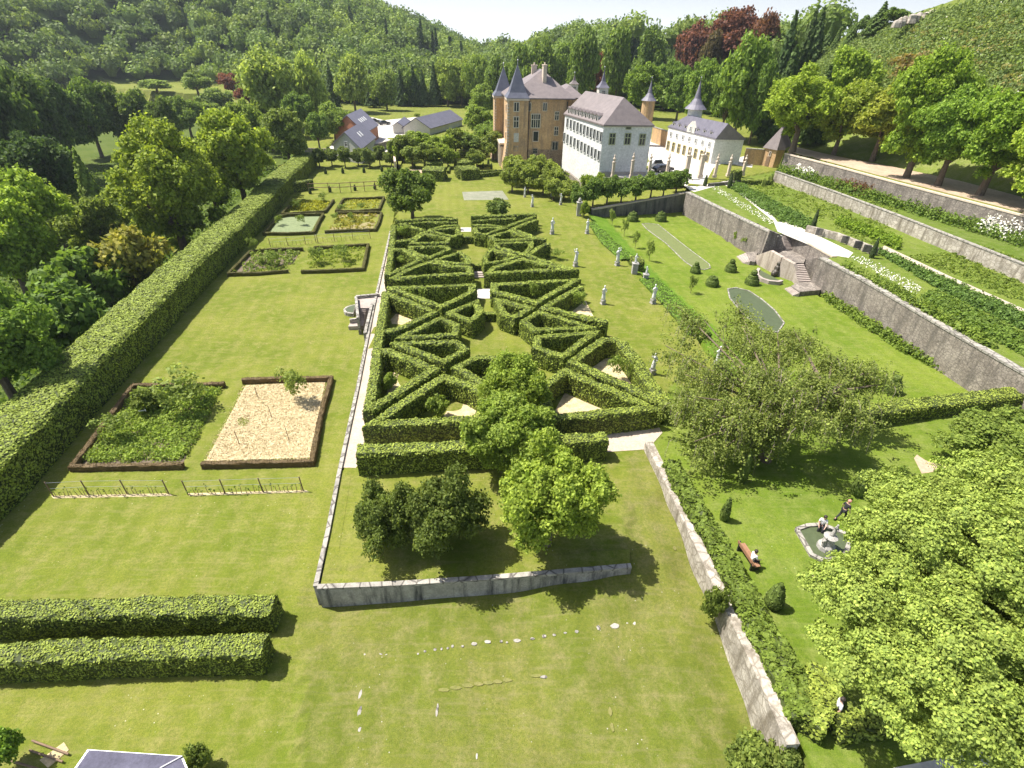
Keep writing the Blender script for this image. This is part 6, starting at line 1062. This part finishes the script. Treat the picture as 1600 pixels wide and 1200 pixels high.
R = empty('fountain_stair', (0, 0, 0), label='grand double stone stair with pale niche walls against the retaining wall', cat='stair'); zm = 2.5
MB().prism([P(a, b, zm)[:2] for a, b in [(1224,392),(1249,391),(1259,404),(1256,411),(1239,411),(1222,402),(1212,398)]], .1, zm).build('middle_landing', M_WALL, R)
steps(R, (1223, 367), (1238, 366), ZD, (1228, 391), (1248, 390), zm, 10, .1, M_PINKS); steps(R, (1240, 412), (1256, 411), zm, (1247, 441), (1267, 440), 1.0, 10, .1, M_PINKS)
MB().prism([P(a, b, 1.0)[:2] for a, b in [(1246,441),(1268,440),(1283,449),(1282,453),(1250,456),(1236,447)]], .1, 1.0).build('lower_landing', M_WALL, R); steps(R, (1236, 447), (1250, 457), 1.0, (1226, 451), (1239, 462), .45, 4, .1, M_PINKS)
MB().prism([P(a, b, 1.0)[:2] for a, b in [(1166,394),(1184,393),(1180,409),(1172,408)]], .1, 1.0).build('lower_landing', M_WALL, R); steps(R, (1166, 394), (1172, 408), 1.0, (1151, 401), (1161, 411), .45, 4, .1, M_PINKS)
def panel(a, b, tops, z, th, m, name):
    A, B = P(*a, z), P(*b, z); d = (B - A) / np.linalg.norm(B - A); n = np.array([-d[1], d[0], 0.]) * th; q = [WP(A, d, *t) for t in tops]; L_ = np.linalg.norm(B - A); pts = [A + [0, 0, -.3], B + [0, 0, -.3]] + [A + d * u + [0, 0, zz - z] for u, zz, _ in q]
    k = len(pts); V = [tuple(p) for p in pts] + [tuple(p + n) for p in pts]; return MB().add(V, [tuple(range(k)), tuple(range(2 * k - 1, k - 1, -1))] + [(i, k + i, k + (i + 1) % k, (i + 1) % k) for i in range(k)]).build(name, m, R)
M_NICHE = stone('pale_niche_stone', (.38, .32, .265), (.48, .41, .345), .8, stain=(.26, .21, .17))
panel((1180, 412), (1215, 431), [(1221, 402), (1203, 391.5), (1182, 399)], ZP, .6, M_NICHE, 'niche_wall'); panel((1214, 431), (1244, 442), [(1247, 434), (1240, 412.5), (1222.5, 402.5)], ZP, .6, M_NICHE, 'niche_wall')
panel((1188, 402), (1223, 404), [(1227, 389), (1219, 366.5), (1203, 360)], 1.2, .5, M_WALL, 'stair_pier'); panel((1255, 432), (1290, 445), [(1284, 401), (1259, 407)], ZP, .5, M_WALL, 'stair_pier')
c = P(1201, 432, ZP); R = empty('fountain_basin', c, 0, 'half-round stone fountain basin at the foot of the niche walls', 'fountain'); bp = [P(a, b, ZP + .45)[:2] - c[:2] for a, b in [(1186,419),(1183,424),(1184,430),(1191,435),(1202,438.5),(1216,440),(1222,438)]]; wall('rim', [np.array(p) for p in bp], .4, -.1, .5, M_PINKS, '', parent=R); MB().prism([tuple(p) for p in bp], -.1, .3).build('water', M_WATER, R)
rk = MB(); 
for k, (x, y, z, r_) in enumerate([(.9, .3, .5, .5), (1.1, .5, 1.1, .42), (1.2, .6, 1.7, .3), (.6, .1, .4, .35)]): rk.lathe((x, y, z), [(r_ * .7, -r_), (r_, -r_ * .2), (r_ * .8, r_ * .5), (r_ * .2, r_)], 7)
rk.build('rockwork', M_BRONZE, R)
R = empty('upper_niche_wall', (0, 0, 0), label='pale wall with planted niches beside the upper lawn terrace', cat='wall'); wall('masonry', PP([(1262,352),(1310,364),(1372,388)], ZD + 1.0), .5, ZD - .2, ZD + 1.0, M_OLDW, '', parent=R)
for a, b in [(1278,358),(1318,370),(1338,378),(1352,384)]:
    q = P(a, b + 3, ZD + .7); MB().box(q - EY * .35, (.9, .2, 1.0), -.35).build('niche', M_DARKW, R)  # solid block on the wall, its dark colour standing for recess shade
# lawn steps on the maze axis
R = empty('maze_steps', (0, 0, 0), label='short flight of stone steps on the middle axis of the maze', cat='steps')
for k in range(3): MB().prism([P(a, b, ZT + .12 * (3 - k))[:2] for a, b in [(741,424 + k * 3),(756,424 + k * 3),(756,427 + k * 3),(741,427 + k * 3)]], ZT - .1, ZT + .12 * (3 - k)).build('step', M_PINKS, R)
# ---------------------------------------------------------------- pointed pond, bench, people
pp = [(1244,829),(1267,869),(1286,878),(1318,871),(1330,840),(1284,822),(1262,823)]
sheet('pond_water', pp, ZT, M_WATER, dz=.10); ring('pond_edge', pp, ZT, .26, .2, M_COPE, 'low stone rim of the pointed pond beside the maple', 'pond edge')
c = P(1289, 857, ZT); R = empty('pond_fountain', c, .4, 'grey stone figure group rising from the pointed pond', 'fountain'); MB().lathe((0, 0, 0), [(.55, 0), (.5, .35), (.35, .5), (.3, 1.0), (.42, 1.1), (.2, 1.2)], 10).build('base', M_PLIN, R); gfig = [SMS[0].copy(), SMS[1].copy()]; [g_.materials.clear() or g_.materials.append(M_PLIN) for g_ in gfig]; f = link('figure', gfig[0], R); f.location = (.05, 0, 1.1); f.scale = (.6, .6, .5); f.rotation_euler = (0, .12, 0); f2 = link('figure', gfig[1], R); f2.location = (-.3, 0, .2); f2.scale = (.6, .6, .5); f2.rotation_euler = (0, -.1, 0)
A, B = P(1153, 857, ZT), P(1177, 894, ZT); mid = (A + B) / 2; ang = math.atan2((B - A)[1], (B - A)[0]); BR = empty('park_bench', mid, ang, 'brown wooden bench beside the leafy hedge', 'bench'); Lb = np.linalg.norm(B - A)
sm_ = MB(); [sm_.box((0, .02 + .13 * k, .45), (Lb, .11, .04)) for k in range(3)]; sm_.build('seat', M_BENCH, BR); bk = MB(); [bk.box((0, -.16 - .02 * k, .6 + .16 * k), (Lb, .03, .12)) for k in range(2)]; bk.build('backrest', M_BENCH, BR)
for x in (-Lb / 2 + .15, Lb / 2 - .15): MB().box((x, .15, .22), (.1, .5, .42)).box((x, -.15, .45), (.08, .06, .85)).build('leg', M_IRON, BR)
def skin(name, V, E, Rr, m, parent, root=0):
    me = bpy.data.meshes.new(name); me.from_pydata(V, E, []); o = link(name, me, parent); o.modifiers.new('Skin', 'SKIN'); sk = me.skin_vertices[0].data
    for i, r in enumerate(Rr): sk[i].radius = (r, r) if not hasattr(r, '__len__') else r; sk[i].use_root = (i == root)
    s = o.modifiers.new('Sub', 'SUBSURF'); s.levels = s.render_levels = 1; me.materials.append(m); return o
def person(loc, rz, label, pose='stand', top=None, bot=None, hair=None):
    R = empty('person', loc, rz, label, 'person'); top = top or M_WHITE; bot = bot or M_BLACK
    if pose == 'sit': hip_, kn, an, ch, tilt = (0, 0, .52), [(.12, .42, .53), (-.12, .42, .53)], [(.13, .45, .08), (-.13, .47, .08)], (0, .06, 1.0), .12
    elif pose == 'walk': hip_, kn, an, ch, tilt = (0, 0, .92), [(.1, .22, .52), (-.1, -.05, .5)], [(.1, .25, .08), (-.1, -.38, .14)], (0, .06, 1.38), .08
    else: hip_, kn, an, ch, tilt = (0, 0, .92), [(.1, .02, .5), (-.1, .02, .5)], [(.12, 0, .08), (-.12, 0, .08)], (0, 0, 1.4), 0.
    hip_, ch = np.array(hip_), np.array(ch); V, E, Rr = [tuple(hip_)], [], [.125]
    def add(p, par, r): V.append(tuple(p)); E.append((par, len(V) - 1)); Rr.append(r); return len(V) - 1
    sp = add(lerp(hip_, ch, .5), 0, .115); cs = add(ch, sp, .13); nk = add(ch + [0, .01, .13], cs, .052); hd = add(ch + [0, .03, .2], nk, .07); ht = add(ch + [0, .035, .3], hd, .088); add(ch + [0, .02, .37], ht, .05)
    arms = []
    for s in (1, -1):
        sh = add(ch + [s * .17, 0, .04], cs, .058); el = (ch + [s * .26, -.02, -.22]) if pose != 'sit' else ch + [s * .24, .08, -.2]; wr = el + ([s * .02, .1, -.22] if pose != 'sit' else [-s * .06, .24, -.1]); e = add(el, sh, .042); w = add(wr, e, .03); h = add(wr + (wr - el) * .22, w, .036); dd = (wr - el) / np.linalg.norm(wr - el)
        for k in range(4): f = add(wr + dd * .13 + np.array([0, (k - 1.5) * .02, 0]), h, .0095); add(wr + dd * (.165 + .01 * (k in (1, 2))) + np.array([-s * .01, (k - 1.5) * .021, -.005]), f, .0085)
        add(wr + dd * .09 + [0, .055, 0], h, .01); arms.append((ch + [s * .17, 0, .04], el, wr))
    for k, s in ((0, 1), (1, -1)):
        hj = add(hip_ + [s * .09, 0, -.02], 0, .09); kk = add(kn[k], hj, .058); aa = add(an[k], kk, .038); add(np.array(an[k]) + [0, .16, -.04], aa, .034)
    skin('body', V, E, Rr, M_SKIN, R)
    V, E, Rr = [tuple(hip_ + [0, 0, .06])], [], [.145]; a = add(lerp(hip_, ch, .5), 0, .135); b = add(ch, a, .15); add(ch + [0, 0, .08], b, .075)
    for s, (sh, el, wr) in zip((1, -1), arms): q = add(sh, b, .075); add(lerp(sh, el, .85), q, .06)
    skin('shirt', V, E, Rr, top, R)
    V, E, Rr = [tuple(hip_)], [], [.14]
    for k, s in ((0, 1), (1, -1)): hj = add(hip_ + [s * .095, 0, -.03], 0, .105); kk = add(kn[k], hj, .075); add(lerp(kn[k], an[k], .85), kk, .055)
    skin('trousers', V, E, Rr, bot, R)
    c = ch + [0, .01, .32]; MB().lathe(tuple(c), [(.1, -.08), (.112, 0), (.105, .06), (.06, .105), (.01, .12)], 10).build('hair', hair or M_HAIR, R)
    f = ch + [0, .12, .28]; MB().lathe((f[0], f[1], f[2]), [(.016, -.02), (.012, .0), (.004, .03)], 6).build('nose', M_SKIN, R)
    for s in (1, -1): MB().box((s * .035, f[1] - .005, f[2] + .035), (.02, .01, .012)).build('eye', M_BLACK, R)
    for k in range(2): MB().box(np.array(an[k]) + [0, .07, -.045], (.09, .26, .08)).build('shoe', M_BLACK, R)
    return R
bx = mid + (B - A) / Lb * (Lb * .28); bx[2] = ZT - .04
person(bx + np.array([.03, .1, 0]), ang, 'person in a white shirt sitting on the bench', 'sit')
q = P(1281, 826, ZT); q[2] = ZT - .15; person(q, 2.6, 'person in a white top sitting on the back rim of the pointed pond', 'sit')
person(P(1312, 812, ZT), -1.2, 'person in dark clothes walking behind the pointed pond', 'walk', M_BLACK, M_BLACK, M_PINK)
person(P(1297, 1122, ZT), 1.2, 'person in a white shirt standing by the hedge corner under the maple', 'stand')
# ---------------------------------------------------------------- stakes, trellis, shed
def stake_row(pairs, label, vines=10, h=None, m=None):
    g0 = G(*pairs[0][0]); R = empty('vine_fence', (0, 0, 0), label=label, cat='vine fence'); tops = []
    for (bx_, by_), (tx, ty) in pairs:
        g = P(bx_, by_, 0); hh = 1.35 if h is None else h; MB().tube([g - [0, 0, .1], g + [-.08, .05, hh]], [.045, .04], 6).build('post', M_WOOD, R); tops.append(g + np.array([-.05, .03, hh]))
    for f in (.55, .95):
        w = MB(); w.tube([t * [1, 1, f] for t in tops], .012, 4); w.build('wire', M_METAL, R)
    st = MB(); lf = MB(); a, b = P(*pairs[0][0], 0), P(*pairs[-1][0], 0); n = vines * (len(pairs) - 1); C = []
    for k in range(n):
        p = lerp(a, b, (k + .5) / n) + np.array([0, rng.normal(0, .05), 0]); hh = rng.uniform(.35, .75); st.tube([p, p + [rng.normal(0, .05), 0, hh]], [.03, .015], 4); C.append(p + rng.normal(0, .07, (6, 3)) + [0, 0, hh])
    o = st.build('vine_stems', M_WOOD, R); o['kind'] = 'stuff'; C = np.concatenate(C); lf.leaves(C, np.tile([0, 0, 1.], (len(C), 1)), .12, .7); o = lf.build('vine_leaves', M_LEAF, R); o.color = (.7, .9, .6, 1); o['kind'] = 'stuff'
    return R
stake_row([((84,776),(0,0)),((139,773),(0,0)),((199,772),(0,0)),((264,772),(0,0))], 'staked row of young vines below the weedy bed', 9); stake_row([((294,773),(0,0)),((352,771),(0,0)),((411,769),(0,0)),((474,767),(0,0))], 'staked row of young vines below the straw bed', 9)
sheet('straw_ground', [(84,779),(80,775),(265,771),(270,775)], 0, M_STRAW, dz=.02); sheet('straw_ground', [(296,775),(294,771),(478,766),(484,769)], 0, M_STRAW, dz=.02)
stake_row([((423,386),(0,0)),((450,384),(0,0)),((478,382),(0,0)),((497,380),(0,0))], 'thin stakes above the left bed of the third row', 4); stake_row([((494,379),(0,0)),((523,377),(0,0)),((552,375),(0,0)),((579,373),(0,0))], 'thin stakes above the right bed of the third row', 4)
R = empty('trellis', (0, 0, 0), label='wooden trellis with two rails behind the far beds', cat='trellis')
tp = [P(a, b, 0) for a, b in [(483,302),(514,301),(532,301),(549,300),(570,299),(587,298),(604,297)]]
for p in tp: MB().tube([p, p + [0, 0, 2.0]], .07, 5).build('post', M_WOOD, R)
for z in (1.1, 1.9): MB().tube([p + [0, 0, z] for p in tp], .07, 5).build('rail', M_WOOD, R)
for i, (a, b) in enumerate([(404,623),(425,653),(374,694),(452,688)]):
    g = P(a, b, 0); o = MB().tube([g - [0, 0, .05], g + [-.12, .1, 1.25]], [.03, .022], 6).build('planted_stake', M_WOOD); tag(o, 'thin wooden stake in the straw bed, ' + ['back left one', 'middle one', 'front left one', 'front right one'][i], 'stake')
g = P(228, 655, 0); o = MB().box(g + [0, 0, .9], (.5, .06, .08), .3).box(g + [.2, .1, .9], (.4, .06, .08), -.8).build('plant_tag', M_WFRAME); tag(o, 'small white frame among the weeds of the left bed', 'frame')
rp = [P(137, 1171, 2.4), P(285, 1181, 2.4), P(310, 1240, 2.4), P(85, 1245, 2.4)]; R = empty('tool_shed', rp[0], label='flat blue-grey roof of a small shed at the bottom edge', cat='shed'); R.location = (0, 0, 0)
cc = sum(p[:2] for p in rp) / 4; MB().prism([cc + (p[:2] - cc) * .93 for p in rp], -.2, 2.3).build('wall', M_LIME, R); MB().prism([p[:2] for p in rp], 2.3, 2.4).build('roof_edge', M_METAL, R); MB().prism([cc + (p[:2] - cc) * .96 for p in rp], 2.4, 2.44).build('roof', stone('dull_violet_roofing', (.07, .068, .10), (.10, .097, .14), .7, bstr=.05), R)
MB().tube([P(285, 1181, 2.46), P(250, 1200, 2.46)], .04, 5).build('roof_reflection', M_METAL, R)  # added tube standing in for a reflection line on the roof
for i, (a, b) in enumerate([((50,1157),(107,1178)),((46,1172),(98,1190)),((18,1189),(75,1206))]):
    o = MB().tube([P(*a, .12), P(*b, .12)], .045, 6).build('wooden_pole', M_WOOD); tag(o, ['upper', 'middle', 'lowest'][i] + ' brown wooden pole lying in the lawn at the bottom left corner', 'pole')
sheet('straw_ground', [(62,1188),(100,1160),(108,1172),(75,1200)], 0, M_STRAW, dz=.02)
sheet('garden_path', [(1395,1200),(1500,1180),(1600,1165),(1760,1150),(1800,1260),(1400,1260)], ZT, M_COURT, dz=.03)

# ---------------------------------------------------------------- summer haze in the valley air
hm = bpy.data.materials.new('air'); hm.use_nodes = True; ht = hm.node_tree
for n_ in list(ht.nodes):
    if n_.type != 'OUTPUT_MATERIAL': ht.nodes.remove(n_)
pv = ht.nodes.new('ShaderNodeVolumePrincipled'); pv.inputs['Color'].default_value = (.80, .88, 1, 1); pv.inputs['Density'].default_value = .00013; pv.inputs['Anisotropy'].default_value = .35
ht.links.new(pv.outputs[0], ht.nodes['Material Output'].inputs['Volume'])
o = MB().box((0, 900, 60), (6400, 4400, 340)).build('haze', hm); tag(o, kind='stuff')
